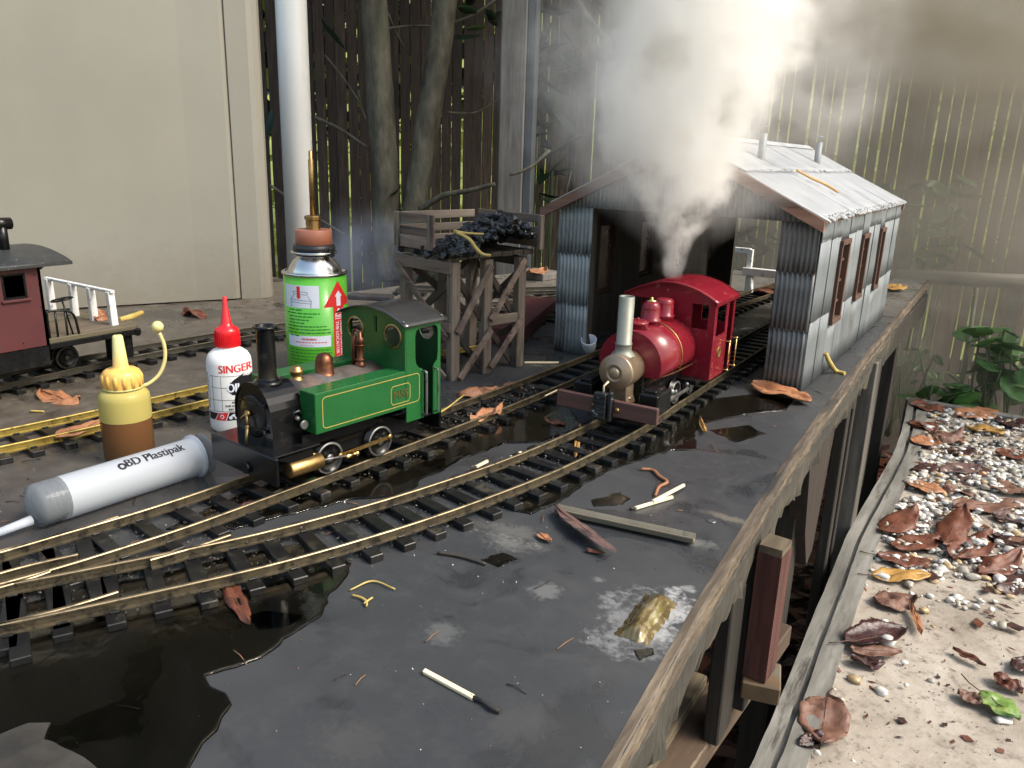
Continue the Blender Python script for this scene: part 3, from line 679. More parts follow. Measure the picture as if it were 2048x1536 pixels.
shrub('low leafy plant glimpsed through the coal stage legs', (870, 560), (880, 530), 215, 20, lmD, (40, 22), 36, .6)
shrub('dark shrub by the fence right of the grey post', (1100, 330), (1100, 250), 285, 30, lmD, (45, 150), 37, .9)

# ================================================================== TRACKS
random.seed(5)
RT = 1.15                                                     # rail head height (cm)
def rail_mesh(m, path, zb=.5, foot=.5, head=.24, hmi=0):
    """I-section rail swept along path (points at z=0); head faces get material slot 1"""
    sect = [(-foot / 2, 0, 0), (-foot / 2, .08, 0), (-.06, .14, 0), (-.06, .46, 0), (-head / 2, .5, 0), (-head / 2, .6, 0), (-head / 2 + .04, .65, 1), (head / 2 - .04, .65, 1), (head / 2, .6, 0), (head / 2, .5, 0), (.06, .46, 0), (.06, .14, 0), (foot / 2, .08, 0), (foot / 2, 0, 0)]
    prev = None; k = len(sect)
    for i, p in enumerate(path):
        t = (path[min(i + 1, len(path) - 1)] - path[max(i - 1, 0)]); t.z = 0; t.normalize(); s_ = Vector((t.y, -t.x, 0))
        row = [m.bm.verts.new(Vector((p.x, p.y, p.z)) + s_ * x + Vector((0, 0, zb + z))) for x, z, _ in sect]
        if prev:
            for j in range(k):
                m.mi = 1 if j in (5, 6, 7) else 0
                m._f([prev[j], prev[(j + 1) % k], row[(j + 1) % k], row[j]])
            m.mi = 0
        else: m._f(row[::-1])
        prev = row
    m._f(prev); return m
def resample(path, step):
    out = [path[0].copy()]; acc = 0
    for a, c in zip(path, path[1:]):
        L_ = (c - a).length; d = step - acc
        while d <= L_: out.append(a.lerp(c, d / L_)); d += step
        acc = (acc + L_) % step
    return out
def offset(path, d):
    out = []
    for i, p in enumerate(path):
        t = path[min(i + 1, len(path) - 1)] - path[max(i - 1, 0)]; t.normalize(); out.append(p + Vector((t.y, -t.x, 0)) * d)
    return out
def sleeper_mesh(L_, w=.95, h=.52):
    m = MB(); m.box((0, 0, h / 2), (L_, w, h), bev=.05)
    for s_ in (-1, 1):
        for q in (-1, 1): m.box((s_ * (GA / 2 + q * .3), 0, h + .06), (.16, .5, .14), bev=.03)
    return m.mesh('sleeper', M['sleeper'])
GA = 4.35
SL = {7.2: sleeper_mesh(7.2), 8.6: sleeper_mesh(8.6), 6.9: sleeper_mesh(6.9)}
def track(label, pts, rails=('rail', 'railtop'), sl=7.2, pitch=2.4, do_rails=True, ls=None, z=0, jit=.12, grp=None):
    path = catmull([Vector((x, y, 0)) for x, y in pts], 10)
    path = resample(path, .6)
    t = thing('railway_track', label, 'model track', (path[0].x, path[0].y, z), 0, grp)
    o = path[0].copy(); loc = [p - o for p in path]
    if do_rails:
        for s_ in (-1, 1): rail_mesh(MB(), offset(loc, s_ * GA / 2)) and None
        for s_ in (-1, 1):
            m = MB(); rail_mesh(m, offset(loc, s_ * GA / 2)); m.build('rail', [M[rails[0]], M[rails[1]]], t)
    sp = resample(loc, pitch)
    for i, p in enumerate(sp):
        q = sp[min(i + 1, len(sp) - 1)] - sp[max(i - 1, 0)]
        a = math.atan2(q.y, q.x) - math.pi / 2
        s_ = put('sleeper', SL[sl], t, p + Vector((U(-jit, jit), U(-jit, jit), 0))); s_.rotation_euler = (0, 0, a + U(-.015, .015))
    return t, path
RC = [(-29.4, 152), (-29.3, 120), (-29.3, 90), (-29.2, 75), (-29.1, 65), (-29.8, 56), (-30.8, 49), (-32.6, 41), (-34.4, 35), (-36.7, 29), (-40.0, 22.4), (-43.4, 16.2), (-49, 7), (-54, 0)]
_, RPATH = track('curved siding track in the foreground that the red locomotive stands on', RC)
GC = [(-38.5, 190), (-41, 160), (-42.6, 130), (-42.2, 105), (-41.9, 90), (-42.1, 75), (-42.6, 60), (-43.5, 46), (-44.2, 37), (-44.8, 30), (-45.5, 25.5), (-46.6, 20.5), (-48.6, 15), (-53, 6), (-57, -1)]
_, GPATH = track('track running under the green locomotive into the left half of the tin shed', GC, pitch=2.85)
GOC = [(-72.5, 5), (-70.8, 20), (-68.6, 32), (-67.4, 42), (-66.5, 52), (-65.2, 62), (-62.5, 75), (-59.5, 84)]
track('bright yellow brass railed track behind the two oil bottles', GOC, rails=('railgold', 'railgold'), pitch=2.45)
BC = [(-84.5, 5), (-86.2, 25), (-87.1, 38), (-87.6, 50), (-87.0, 62), (-85.0, 75), (-81, 88), (-76, 100), (-70.5, 114), (-65, 130), (-60, 150), (-58, 170)]
track('sooty track beside the cream tank that carries the caboose', BC, rails=('raildark', 'rail'), pitch=2.6)
track('dark track crossing behind the legs of the coal stage', [(-78, 84), (-72, 92), (-66, 100), (-62, 110), (-59.5, 125), (-58.5, 150)], rails=('raildark', 'rail'), pitch=2.6)
track('farthest track on the pale boards behind the coal stage', [(-96, 112), (-86, 118), (-77, 126), (-69, 138), (-64, 152), (-62, 175)], rails=('raildark', 'raildark'), pitch=2.6)
# turnout pieces: long ties, closure and check rails
tt = thing('turnout', 'brass turnout with crossing and check rails where the two tracks meet at the left', 'track turnout')
def pr(pts, z=.0): return resample(catmull([at(x, y, RT) * 1.0 for x, y in pts], 10), .5)
def loose_rail(pts, par, mats, name='rail', zb=.5):
    path = [Vector((p.x, p.y, 0)) for p in pr(pts)]
    m = MB(); rail_mesh(m, path, zb); return m.build(name, [M[a] for a in mats], par)
for pts in ([(-20, 1150), (60, 1128), (172, 1103)], [(-20, 1252), (60, 1232), (150, 1208), (237, 1181)], [(-20, 1178), (50, 1158), (102, 1140)], [(-60, 1120), (120, 1068), (240, 1030)], [(300, 1118), (390, 1092), (460, 1068)]):
    loose_rail(pts, tt, ('rail', 'railtop'), 'check_rail')
m = MB()
for px, py, L_ in ((30, 1250, 12), (110, 1215, 10), (190, 1180, 9)):
    p = at(px, py, .3); m.box((p.x - 2, p.y + 1, .27), (L_, .95, .5), rz=math.radians(-24), bev=.05)
m.build('long_tie', M['sleeper'], tt)
# grit, clinker and moss caught along the rails
random.seed(8)
gr = MB()
def chip(m, p, r):
    vs = [m.bm.verts.new(p + Vector((U(-1, 1), U(-1, 1), U(-.6, 1))) * r) for _ in range(4)]
    for f in ((0, 1, 2), (0, 3, 1), (0, 2, 3), (1, 3, 2)): m._f([vs[i] for i in f])
def along(path, n_, s0, s1, d, rr, y0, y1, zb=.1, hh=.4, cl=None):
    k = 0
    while k < n_:
        p = path[int(R() * (len(path) - 1))]
        if not y0 < p.y < y1: continue
        i = path.index(p); t = (path[min(i + 1, len(path) - 1)] - path[max(i - 1, 0)]).normalized()
        if cl and nz(p.y / cl, s0) < U(-.3, .35): k += .2; continue
        s_ = U(s0, s1); chip(gr, p + Vector((t.y, -t.x, 0)) * s_ + Vector((U(-.2, .2), U(-.2, .2), zb + abs(U(-1, 1)) ** 2 * hh)), U(rr * .4, rr)); k += 1
along(RPATH, 1500, 2.0, 3.1, 0, .16, 22, 60, .1, .75, 3)
along(RPATH, 900, -2.6, -1.8, 0, .13, 14, 75, .1, .5, 4)
along(RPATH, 2600, -1.9, 1.9, 0, .11, 12, 90, .1, .28)
along(RPATH, 1300, 2.0, 3.6, 0, .12, 12, 90, .08, .25)
along(GPATH, 1500, -3.2, 3.4, 0, .11, 8, 60, .08, .28)
along(GPATH, 900, -2.0, 2.0, 0, .10, 12, 85, .1, .35)
along(GPATH, 700, 1.9, 3.0, 0, .12, 10, 85, .1, .5, 3)
along(GPATH, 1600, -2.6, 2.6, 0, .17, 56, 72, .1, .5)
along(GPATH, 700, -3.4, -1.8, 0, .14, 12, 140, .1, .4)
gr.build('ballast_grit', M['grit'], kind='stuff', label='grey grit and clinker lodged along the rails', cat='grit')
# sparse specks, needles and crumbs over the deck
sp = MB(); spm = [pbr('white_speck', [(.5, .49, .45)], 50, bump=0), pbr('brown_crumb', [(.12, .065, .035), (.22, .12, .06)], 50, bump=0), pbr('dark_crumb', [(.02, .017, .014)], 50, bump=0)]
for i in range(1500):
    y = U(14, 150); x = U(-120 if y > 40 else -70, edge_x(y) - .6)
    sp.mi = random.choice((0, 1, 1, 2, 2, 2)); sp.mi = sp.mi if x < -36 or R() < .55 else 0
    p = Vector((x, y, .03))
    if R() < .3 and sp.mi:
        a = U(0, 6.28); L_ = U(.4, 1.5); d = Vector((math.cos(a), math.sin(a), U(-.02, .12))) * L_; sp.tube([p + Vector((0, 0, .03)), p + d * .5 + Vector((U(-.1, .1), U(-.1, .1), .06)), p + d], .035, 4)
    else: chip(sp, p, U(.03, .075 if x > -36 else .14))
sp.build('debris', spm, kind='stuff', label='tiny specks, needles and crumbs lying over the wet deck', cat='debris')

# ================================================================== TIN ENGINE SHED
tinm = {}
def tinmat(name, a, b_, dirt, amt, ds=14, rough=(.4, .65), metal=.25):
    return pbr(name, [a, b_], 22, stretch=(1, 1, .35), rough=rough, metal=metal, bump=.25, bscale=120, dirt=(dirt, amt, ds), vary=.12)
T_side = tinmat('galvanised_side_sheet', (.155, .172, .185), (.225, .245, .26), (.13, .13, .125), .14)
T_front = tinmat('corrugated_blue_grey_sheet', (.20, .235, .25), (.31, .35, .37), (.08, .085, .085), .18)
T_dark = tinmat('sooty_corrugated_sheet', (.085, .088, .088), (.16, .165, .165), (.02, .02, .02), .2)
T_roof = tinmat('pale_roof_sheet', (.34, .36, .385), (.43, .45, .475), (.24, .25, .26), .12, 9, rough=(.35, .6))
rustw = wood('rusty_brown_window_frame', [(.045, .022, .015), (.09, .042, .028), (.13, .07, .05)], axis='Z', dirt=((.035, .02, .014), .2, 60))
barge = wood('brown_bargeboard', [(.13, .065, .045), (.22, .12, .085), (.28, .17, .125)], axis='X', dirt=((.05, .03, .022), .14, 30))
lining = wood('dark_shed_lining', [(.03, .027, .022), (.075, .065, .055)], axis='Z')
SX0, SX1, SY0, SY1, SE, SR = -50.7, -18.6, 91.0, 149.0, 19.7, 27.6
sh = thing('engine_shed', 'model engine shed of grey corrugated tin with pale roof and brown bargeboards', 'model shed', ((SX0 + SX1) / 2, (SY0 + SY1) / 2, 0))
SO = Vector(((SX0 + SX1) / 2, (SY0 + SY1) / 2, 0))
def corr(name, axis, a0, a1, z0, z1, fixed, mat, outw, pitch=.52, amp=.09, ztop=None, tilt=0, parent=sh, t=.08):
    """corrugated sheet with vertical ribs; axis 'x' (facing y) or 'y' (facing x); ztop(a) lets a gable follow the roof"""
    n_ = max(4, int((a1 - a0) / pitch * 6)); m = MB(); ph = U(0, 6)
    def fn(u, v):
        a = a0 + (a1 - a0) * u; zt = ztop(a) if ztop else z1
        z = z0 + (zt - z0) * v; d = amp * math.sin(2 * math.pi * a / pitch + ph) + tilt * v + .05 * nz(a / 2, z / 3, ph)
        zz = z + (.12 * nz(a / .8, ph) if v in (0, 1) and not ztop else 0)
        return (Vector((a, fixed + outw * d, zz)) if axis == 'x' else Vector((fixed + outw * d, a, zz))) - SO
    m.grid(fn, n_, 3 if not ztop else 2, smooth=True, thick=(0, outw * t, 0) if axis == 'x' else (outw * t, 0, 0))
    return m.build(name, mat, parent)
random.seed(13)
# solid lining walls (dark timber) with window openings, the tin sits outside
def wallbox(x0, x1, y0, y1, z0, z1, mat=lining, name='inner_wall', par=sh):
    m = MB(); m.box(((x0 + x1) / 2 - SO.x, (y0 + y1) / 2 - SO.y, (z0 + z1) / 2), (x1 - x0, y1 - y0, z1 - z0)); return m.build(name, mat, par)
WIN = [(101.0, 106.2, 6.3, 16.5), (115.2, 120.0, 7.4, 16.3), (130.2, 134.2, 7.0, 16.3)]
def sidewall(xin, xout, sgn, matA):
    ysg = [SY0 + .5]
    for y0, y1, z0, z1 in WIN: ysg += [y0, y1]
    ysg.append(SY1 - .5)
    for i in range(0, len(ysg), 2): wallbox(min(xin, xout), max(xin, xout), ysg[i], ysg[i + 1], 0.05, SE)
    for y0, y1, z0, z1 in WIN:
        wallbox(min(xin, xout), max(xin, xout), y0 + .003, y1 - .003, 0.05, z0); wallbox(min(xin, xout), max(xin, xout), y0 + .003, y1 - .003, z1, SE)
    ct = [SY0, 96.2, 101.0, 106.2, 110.6, 115.2, 120.0, 125.0, 130.2, 134.2, 139, 144, SY1]
    for i, (a, c) in enumerate(zip(ct, ct[1:])):
        w = [q for q in WIN if abs(q[0] - a) < .01]
        fx = xout + sgn * .12
        levels = [(0.1, 8.3), (8.1, 17.2), (17.0, SE - .1)]
        for j, (z0, z1) in enumerate(levels):
            zz = [(z0, z1)]
            if w:
                wz0, wz1 = w[0][2], w[0][3]
                zz = [(z0, min(z1, wz0))] if z0 < wz0 else ([(max(z0, wz1), z1)] if z1 > wz1 else [])
                if j == 1: zz = [(wz1, z1)] if False else []
                if j == 0: zz = [(z0, wz0)]
                if j == 2: zz = [(wz1, z1)]
            for (q0, q1) in zz:
                corr('wall_sheet', 'y', a + .03, c + .12, q0, q1, fx + sgn * (.05 * (i % 2) + .06 * j), matA, sgn, pitch=.62, amp=.05, tilt=sgn * 0 + U(-.04, .06))
    for (y0, y1, z0, z1) in WIN:
        wf = MB(); zc = (z0 + z1) / 2; X = xout + sgn * .05 - SO.x
        for yy in (y0 + .3, y1 - .3): wf.box((X, yy - SO.y, zc), (1.2, .6, z1 - z0), bev=.05)
        for zz_ in (z0 + .3, z1 - .3): wf.box((X, (y0 + y1) / 2 - SO.y, zz_), (1.3, y1 - y0 - .02, .6), bev=.05)
        wo = wf.build('window', rustw, sh)
        wf = MB()
        wf.box((X - sgn * .1, (y0 + y1) / 2 - SO.y, zc), (.5, .3, z1 - z0 - .6)); 
        for k in (1, 2, 3): wf.box((X - sgn * .1, (y0 + y1) / 2 - SO.y, z0 + (z1 - z0) * k / 4), (.44, y1 - y0 - .6, .26))
        wf.build('muntin', rustw, wo)
        gl = MB(); gl.box((X - sgn * .35, (y0 + y1) / 2 - SO.y, zc), (.08, y1 - y0 - .5, z1 - z0 - .5)); gl.build('pane', GLASSD if False else bpy.data.materials.get('grimy_shed_glass') or pbr('grimy_shed_glass', [(.14, .085, .055), (.24, .16, .11)], 30, rough=(.15, .5), trans=.45, bump=.2), wo)
sidewall(SX1 - 1.0, SX1, 1, T_side)
sidewall(SX0 + 1.0, SX0, -1, T_front)
# front columns
LX, RX, LZ = -46.0, -22.8, 19.0
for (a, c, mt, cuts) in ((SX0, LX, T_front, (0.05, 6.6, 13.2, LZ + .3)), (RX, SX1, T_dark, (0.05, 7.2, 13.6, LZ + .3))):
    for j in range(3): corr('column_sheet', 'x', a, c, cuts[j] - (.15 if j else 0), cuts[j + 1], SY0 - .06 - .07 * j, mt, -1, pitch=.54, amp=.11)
    wallbox(a + .1, c - .05, SY0 + .2, SY0 + 1.5, .05, SE - .2)
corr('inner_column_sheet', 'y', SY0 + .1, SY0 + 4.5, .05, 19, RX - .02, T_dark, -1)
def roofz(x): return SR - abs(x - (SX0 + SX1) / 2) * (SR - SE) / ((SX1 - SX0) / 2)
xs_ = [SX0 - .2, -45.4, -40.2, (SX0 + SX1) / 2, -29.4, -24.0, SX1 + .2]
for i, (a, c) in enumerate(zip(xs_, xs_[1:])):
    corr('gable_sheet', 'x', a, c + .05, LZ, None, SY0 - .25 - .05 * (i % 2), T_front, -1, pitch=.54, amp=.11, ztop=lambda x: roofz(x) - .25)
    wallbox(a + .1, c - .1, SY0 + .3, SY0 + 1.2, LZ + .1, min(roofz(a), roofz(c)) - .4, lining)
# rear wall with a wide door opening
BXL = -37.5
wallbox(SX0 + 1, -45.3, SY1 - 1.2, SY1 - .2, .05, 17.0); wallbox(-24, SX1 - 1, SY1 - 1.2, SY1 - .2, .05, SE)
for i, (a, c) in enumerate(zip(xs_, xs_[1:])): wallbox(a + .3, c - .02, SY1 - 1.2, SY1 - .1, 17.02, min(roofz(a), roofz(c)) - .3, lining)
# roof sheets: two courses by four on each slope, ragged lower edges
RM = (SX0 + SX1) / 2; sl_ = math.hypot((SX1 - SX0) / 2, SR - SE); OV = .55
def roof_sheet(side, u0, u1, y0, y1, lift):
    m = MB(); ph = U(0, 9)
    def fn(u, v):
        s_ = u0 + (u1 - u0) * u; y = y0 + (y1 - y0) * v
        if u == 1: s_ += .03 * nz(y / .7, ph) + .02 * nz(y / .2, ph)
        x = RM + side * s_ * ((SX1 - SX0) / 2 + .1); z = SR - s_ * (SR - SE) + lift + .07 * math.sin(2 * math.pi * y / .9 + ph) * .5 + .10 * nz(y / 4, s_ * 3, ph)
        return Vector((x, y, z + .12)) - SO
    m.grid(fn, 8, 60, thick=(0, 0, .14)); return m.build('roof_sheet', T_roof, sh)
yc = [SY0 - 1.6, 105.5, 120, 135, SY1 + .9]
for side in (1, -1):
    for i in range(4):
        roof_sheet(side, .44, 1.045, yc[i], yc[i + 1] + .3, .03 * (i % 2)); roof_sheet(side, 0.0, .47, yc[i], yc[i + 1] + .3, .22 + .03 * ((i + 1) % 2))
m = MB(); m.prism([(RM - 1.0 - SO.x, SR + .02), (RM - SO.x, SR + .62), (RM + 1.0 - SO.x, SR + .02), (RM - SO.x, SR + .42)], SY0 - 1.5 - SO.y, SY1 + .9 - SO.y, axis='Y'); m.build('ridge_cap', T_roof, sh)
# bargeboards front and rear, timber eave strips
for yb in (SY0 - 1.55, SY1 + .75):
    for s_ in (-1, 1):
        hw = (SX1 - SX0) / 2 + (2.0 if s_ < 0 else .6); m = MB()
        z1 = SR - hw * (SR - SE) / ((SX1 - SX0) / 2)
        pts = [(RM + s_ * .01 - SO.x, SR), (RM + s_ * hw - SO.x, z1), (RM + s_ * hw - SO.x, z1 - 1.25), (RM + s_ * .01 - SO.x, SR - 1.35)]
        m.prism(pts, yb - SO.y - .3, yb - SO.y + .3, axis='Y'); m.build('bargeboard', barge, sh)
for s_ in (-1, 1):
    m = MB(); m.box((RM + s_ * ((SX1 - SX0) / 2 + .15) - SO.x, 0, SE - .42), (.5, SY1 - SY0, .6), bev=.05); m.build('eave_strip', barge, sh)
# vent pipes with little caps
for (px, py, zt) in ((1522, 318, 28.6), (1634, 325, 28.4)):
    nrm = Vector((.5, 0, 1)); o_ = Vector((-34, 0, 27.7)); r_ = ray(px, py); t_ = nrm.dot(o_ - Vector((0, 0, CAMH))) / nrm.dot(r_)
    p = Vector((0, 0, CAMH)) + r_ * t_
    m = MB(); m.lathe([(.48, 0), (.48, zt - p.z + .6), (.40, zt - p.z + .6), (.40, zt - p.z)], (p.x - SO.x, p.y - SO.y, p.z - .6), 20, cap=False); vp = m.build('vent_pipe', T_side, sh)
    m = MB(); m.lathe([(.75, 0), (.02, .22)], (p.x - SO.x, p.y - SO.y, zt + .75), 20)
    for a in (0, 2.1, 4.2): m.tube([Vector((p.x - SO.x + .4 * math.cos(a), p.y - SO.y + .4 * math.sin(a), zt - .2)), Vector((p.x - SO.x + .45 * math.cos(a), p.y - SO.y + .45 * math.sin(a), zt + .85))], .03, 4)
    m.build('vent_cap', T_side, vp)
moss = pbr('dark_moss', [(.02, .022, .014), (.05, .045, .03)], 200, bump=.6)
random.seed(3); m = MB()
for i in range(520):
    y = U(SY0, 128); s_ = .455 + .012 * nz(y / 2); x = RM + s_ * 16.1; chip(m, Vector((x, y, SR - s_ * (SR - SE) + .28)) - SO, U(.04, .13))
for i in range(700):
    y = U(SY0 - 1, SY1); x = RM + 16.2 * U(1.0, 1.045); chip(m, Vector((x, y, roofz(x) + .2)) - SO, U(.03, .11))
m.build('roof_moss', moss, sh, kind='stuff')

# ================================================================== COAL STAGE
cs = thing('coal_stage', 'weathered timber coal stage on cross-braced posts with a slatted side', 'coal stage', (-52.6, 70.8, 0), math.radians(-13))
def L(x, y, z): return (x, y, z)
posts = [(0, 0), (-8.6, 0), (-.1, 5.0), (0.1, 10.3), (-8.6, 5.2), (-8.6, 10.3)]
for x, y in posts: MB().box((x, y, 6.75), (1.0, 1.25, 13.5), bev=.06).build('post', M['oldwoodZ'], cs)
def beam(a, c, w, h, name='brace', mat='oldwoodX', off=0):
    a, c = Vector(a), Vector(c); d = c - a; L_ = d.length; q = d.to_track_quat('X', 'Z').to_matrix().to_4x4()
    m = MB(); m.box((L_ / 2, 0, 0), (L_, w, h), bev=.05, M=Matrix.Translation(a) @ q); return m.build(name, M[mat], cs)
F_ = -.75; 
beam((-9.4, F_ - .05, 12.9), (.5, F_ - .05, 12.9), .35, 1.35, 'crossbeam')
beam((-9.1, F_ - .4, 12.6), (.2, F_ - .4, 5.0), .3, .75)
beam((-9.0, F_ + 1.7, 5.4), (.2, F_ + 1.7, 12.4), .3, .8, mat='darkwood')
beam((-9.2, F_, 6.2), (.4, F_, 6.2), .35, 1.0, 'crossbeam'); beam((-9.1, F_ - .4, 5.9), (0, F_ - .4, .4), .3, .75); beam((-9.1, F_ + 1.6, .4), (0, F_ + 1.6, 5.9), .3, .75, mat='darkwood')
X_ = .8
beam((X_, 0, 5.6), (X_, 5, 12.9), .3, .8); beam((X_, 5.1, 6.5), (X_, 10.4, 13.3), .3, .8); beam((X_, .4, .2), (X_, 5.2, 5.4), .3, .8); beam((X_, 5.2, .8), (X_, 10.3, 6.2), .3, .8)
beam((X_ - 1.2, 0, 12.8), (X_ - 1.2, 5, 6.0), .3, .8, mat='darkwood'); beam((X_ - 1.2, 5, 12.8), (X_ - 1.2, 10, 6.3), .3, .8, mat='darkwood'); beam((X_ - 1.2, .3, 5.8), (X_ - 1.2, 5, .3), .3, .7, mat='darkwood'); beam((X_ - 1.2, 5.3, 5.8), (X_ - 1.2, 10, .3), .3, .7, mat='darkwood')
beam((X_ - .45, 5, 6.3), (X_ - .45, 10.6, 6.3), .4, 1.1, 'crossbeam', 'oldwoodY')
for x0 in (-8.6,):
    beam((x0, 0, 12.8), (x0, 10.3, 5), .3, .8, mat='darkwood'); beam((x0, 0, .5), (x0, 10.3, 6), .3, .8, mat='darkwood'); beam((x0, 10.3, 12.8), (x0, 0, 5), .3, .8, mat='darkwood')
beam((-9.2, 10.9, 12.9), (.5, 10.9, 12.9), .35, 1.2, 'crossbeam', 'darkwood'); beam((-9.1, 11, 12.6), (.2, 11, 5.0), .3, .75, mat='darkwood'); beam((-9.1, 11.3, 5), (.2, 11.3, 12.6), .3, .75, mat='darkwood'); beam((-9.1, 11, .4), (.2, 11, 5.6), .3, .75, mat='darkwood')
for i in range(7): MB().box((-4.2, .2 + i * 1.75, 14.1 + .05 * (i % 2)), (10.6, 1.65, .55), bev=.06).build('floor_plank', M['darkwood'], cs)
# slatted front panel (left part) and rear right slats
for z, h in ((15.1, 1.2), (16.4, .95), (17.95, .95)): MB().box((-5.6, -.9, z), (6.6, .3, h), bev=.05).build('side_slat', M['oldwoodX'], cs)
for x in (-8.75, -2.6): MB().box((x, -1.25, 16.5), (.75, .4, 3.9), bev=.05).build('slat_post', M['oldwoodZ'], cs)
for z in (15.1, 16.4, 17.9): MB().box((-9.3, 5.2, z), (.3, 12, .95), bev=.05).build('side_slat', M['oldwoodY'], cs)
for z in (15.1, 16.5, 17.95): MB().box((-3.6, 12.0, z), (11.4, .3, .95), bev=.05).build('side_slat', M['oldwoodX'], cs)
MB().box((1.9, 11.7, 16.4), (.6, .6, 4.0), bev=.05).build('slat_post', M['oldwoodZ'], cs)
coalm = pbr('wet_coal', [(.005, .0055, .006), (.014, .015, .017), (.036, .039, .044)], 60, rough=(.1, .45), bump=.35, vary=0)
random.seed(17); cr_ = math.radians(-6)
heap = MB()
def lump(m, c, r):
    t = bmesh.new(); bmesh.ops.create_icosphere(t, subdivisions=1, radius=1)
    s3 = (U(.6, 1.3), U(.5, 1.1), U(.35, .8)); q = Matrix.Rotation(U(0, 6), 3, 'Z') @ Matrix.Rotation(U(-1, 1), 3, 'X')
    vs = [m.bm.verts.new(q @ Vector((v.co.x * s3[0] * U(.75, 1.2), v.co.y * s3[1] * U(.75, 1.2), v.co.z * s3[2])) * r + Vector(c)) for v in t.verts]
    t.verts.index_update()
    for f in t.faces: m._f([vs[v.index] for v in f.verts])
    t.free()
def hz(x, y): return 14.6 + 4.0 * math.exp(-((x + .6) ** 2 / 16 + (y - 7.0) ** 2 / 26))
for i in range(1000):
    x, y = U(-8.8, 1.9), U(-.9, 11.4)
    if x < -2 and y < 1 and R() < .4: continue
    lump(heap, (x, y, hz(x, y) + U(-.5, .45) - .3), U(.28, .85) * (1 if R() < .8 else .6))
heap.build('coal_heap', coalm, None, (-52.6, 70.8, .0), math.radians(-13), kind='stuff', label='heap of glossy black coal piled on the timber stage', cat='coal')

# ================================================================== shared model parts
from mathutils.geometry import tessellate_polygon
def plate(m, loops, h0, h1, axis='Y', Mx=None, bend=None):
    """flat sheet with holes; loops[0] outline, the rest holes (2D), thickness h0..h1 along axis"""
    def P(p, h):
        v = Vector((p[0], p[1], h)) if axis == 'Z' else Vector((p[0], h, p[1])) if axis == 'Y' else Vector((h, p[0], p[1]))
        if bend: v = bend(v)
        return Mx @ v if Mx is not None else v
    tri = tessellate_polygon([[Vector((p[0], p[1], 0)) for p in l] for l in loops])
    flat = [p for l in loops for p in l]
    a = [m.bm.verts.new(P(p, h0)) for p in flat]; b_ = [m.bm.verts.new(P(p, h1)) for p in flat]
    for t in tri: m._f([a[i] for i in t]); m._f([b_[i] for i in t][::-1])
    k = 0
    for l in loops:
        n_ = len(l)
        for i in range(n_): m._f([a[k + i], a[k + (i + 1) % n_], b_[k + (i + 1) % n_], b_[k + i]])
        k += n_
    return m
def circ(cx, cy, r, n_=24, ry=None): return [(cx + r * math.cos(2 * math.pi * i / n_), cy + (ry or r) * math.sin(2 * math.pi * i / n_)) for i in range(n_)]
def rrect(x0, y0, x1, y1, r, k=4):
    o = []
    for cx, cy, a0 in ((x1 - r, y0 + r, -90), (x1 - r, y1 - r, 0), (x0 + r, y1 - r, 90), (x0 + r, y0 + r, 180)):
        for i in range(k + 1): a = math.radians(a0 + 90 * i / k); o.append((cx + r * math.cos(a), cy + r * math.sin(a)))
    return o
def outline(m, loop, w, h0, h1, axis='X'):
    n_ = len(loop)
    c = (sum(p[0] for p in loop) / n_, sum(p[1] for p in loop) / n_)
    inner = []
    for i in range(n_):
        a, p, q = Vector(loop[i - 1]), Vector(loop[i]), Vector(loop[(i + 1) % n_]); t = (q - a).normalized(); nn = Vector((-t.y, t.x))
        if nn.dot(Vector(c) - p) < 0: nn = -nn
        s_ = p + nn * w; inner.append((s_.x, s_.y))
    return plate(m, [loop, inner], h0, h1, axis)
def wheel(par, x, y, z, r, side, mat, rimmat, spoke=None, name='wheel'):
    m = MB(); m.lathe([(r * .25, .12), (r * .82, .10), (r * .84, .22), (r, .22), (r * 1.0, -.14), (r * 1.13, -.16), (r * 1.13, -.28), (r * .2, -.28)], (0, 0, 0), 36, axis='X') if side > 0 else m.lathe([(r * .25, -.12), (r * .82, -.10), (r * .84, -.22), (r, -.22), (r * 1.0, .14), (r * 1.13, .16), (r * 1.13, .28), (r * .2, .28)], (0, 0, 0), 36, axis='X')
    w = m.build(name, mat, par, (x, y, z))
    m = MB(); m.lathe([(r * .86, side * .235), (r * .99, side * .235), (r * .99, side * .15), (r * .86, side * .15)], (0, 0, 0), 36, axis='X', cap=False); m.build('tyre', rimmat, w)
    m = MB(); m.lathe([(r * .26, side * .12), (r * .26, side * .3), (r * .1, side * .32)], (0, 0, 0), 16, axis='X'); m.build('hub', rimmat, w)
    return w
def crimp(m, c, r, rr, n_=16, axis='Z'):
    m.lathe([(r - rr, 0), (r, rr * .5), (r, rr * 1.5), (r - rr, rr * 2)], c, n_, axis=axis)

# ================================================================== GREEN LOCOMOTIVE
green = pbr('gloss_green_paint', [(.010, .078, .019), (.012, .092, .023), (.016, .11, .03)], 14, rough=(.2, .34), bump=.04, bscale=60, dirt=((.014, .07, .025), .10, 30), spec=.35)
ingreen = pbr('dull_green_paint', [(.012, .06, .022), (.016, .075, .028)], 20, rough=(.35, .5), bump=.05)
soot = pbr('sooty_boiler', [(.035, .03, .028), (.075, .065, .06), (.12, .10, .095)], 60, rough=(.4, .65), bump=.5, dirt=((.16, .10, .07), .14, 40))
gb = pbr('gloss_black_paint', [(.0035, .0035, .004), (.007, .007, .0075)], 30, rough=(.14, .28), bump=.06, bscale=80, dirt=((.022, .02, .018), .06, 40), spec=.32)
roofm = pbr('black_wet_roof', [(.03, .03, .032), (.06, .06, .06)], 30, rough=(.06, .22), metal=.3, bump=.12, bscale=60, dirt=((.09, .085, .08), .10, 25), coat=.4)
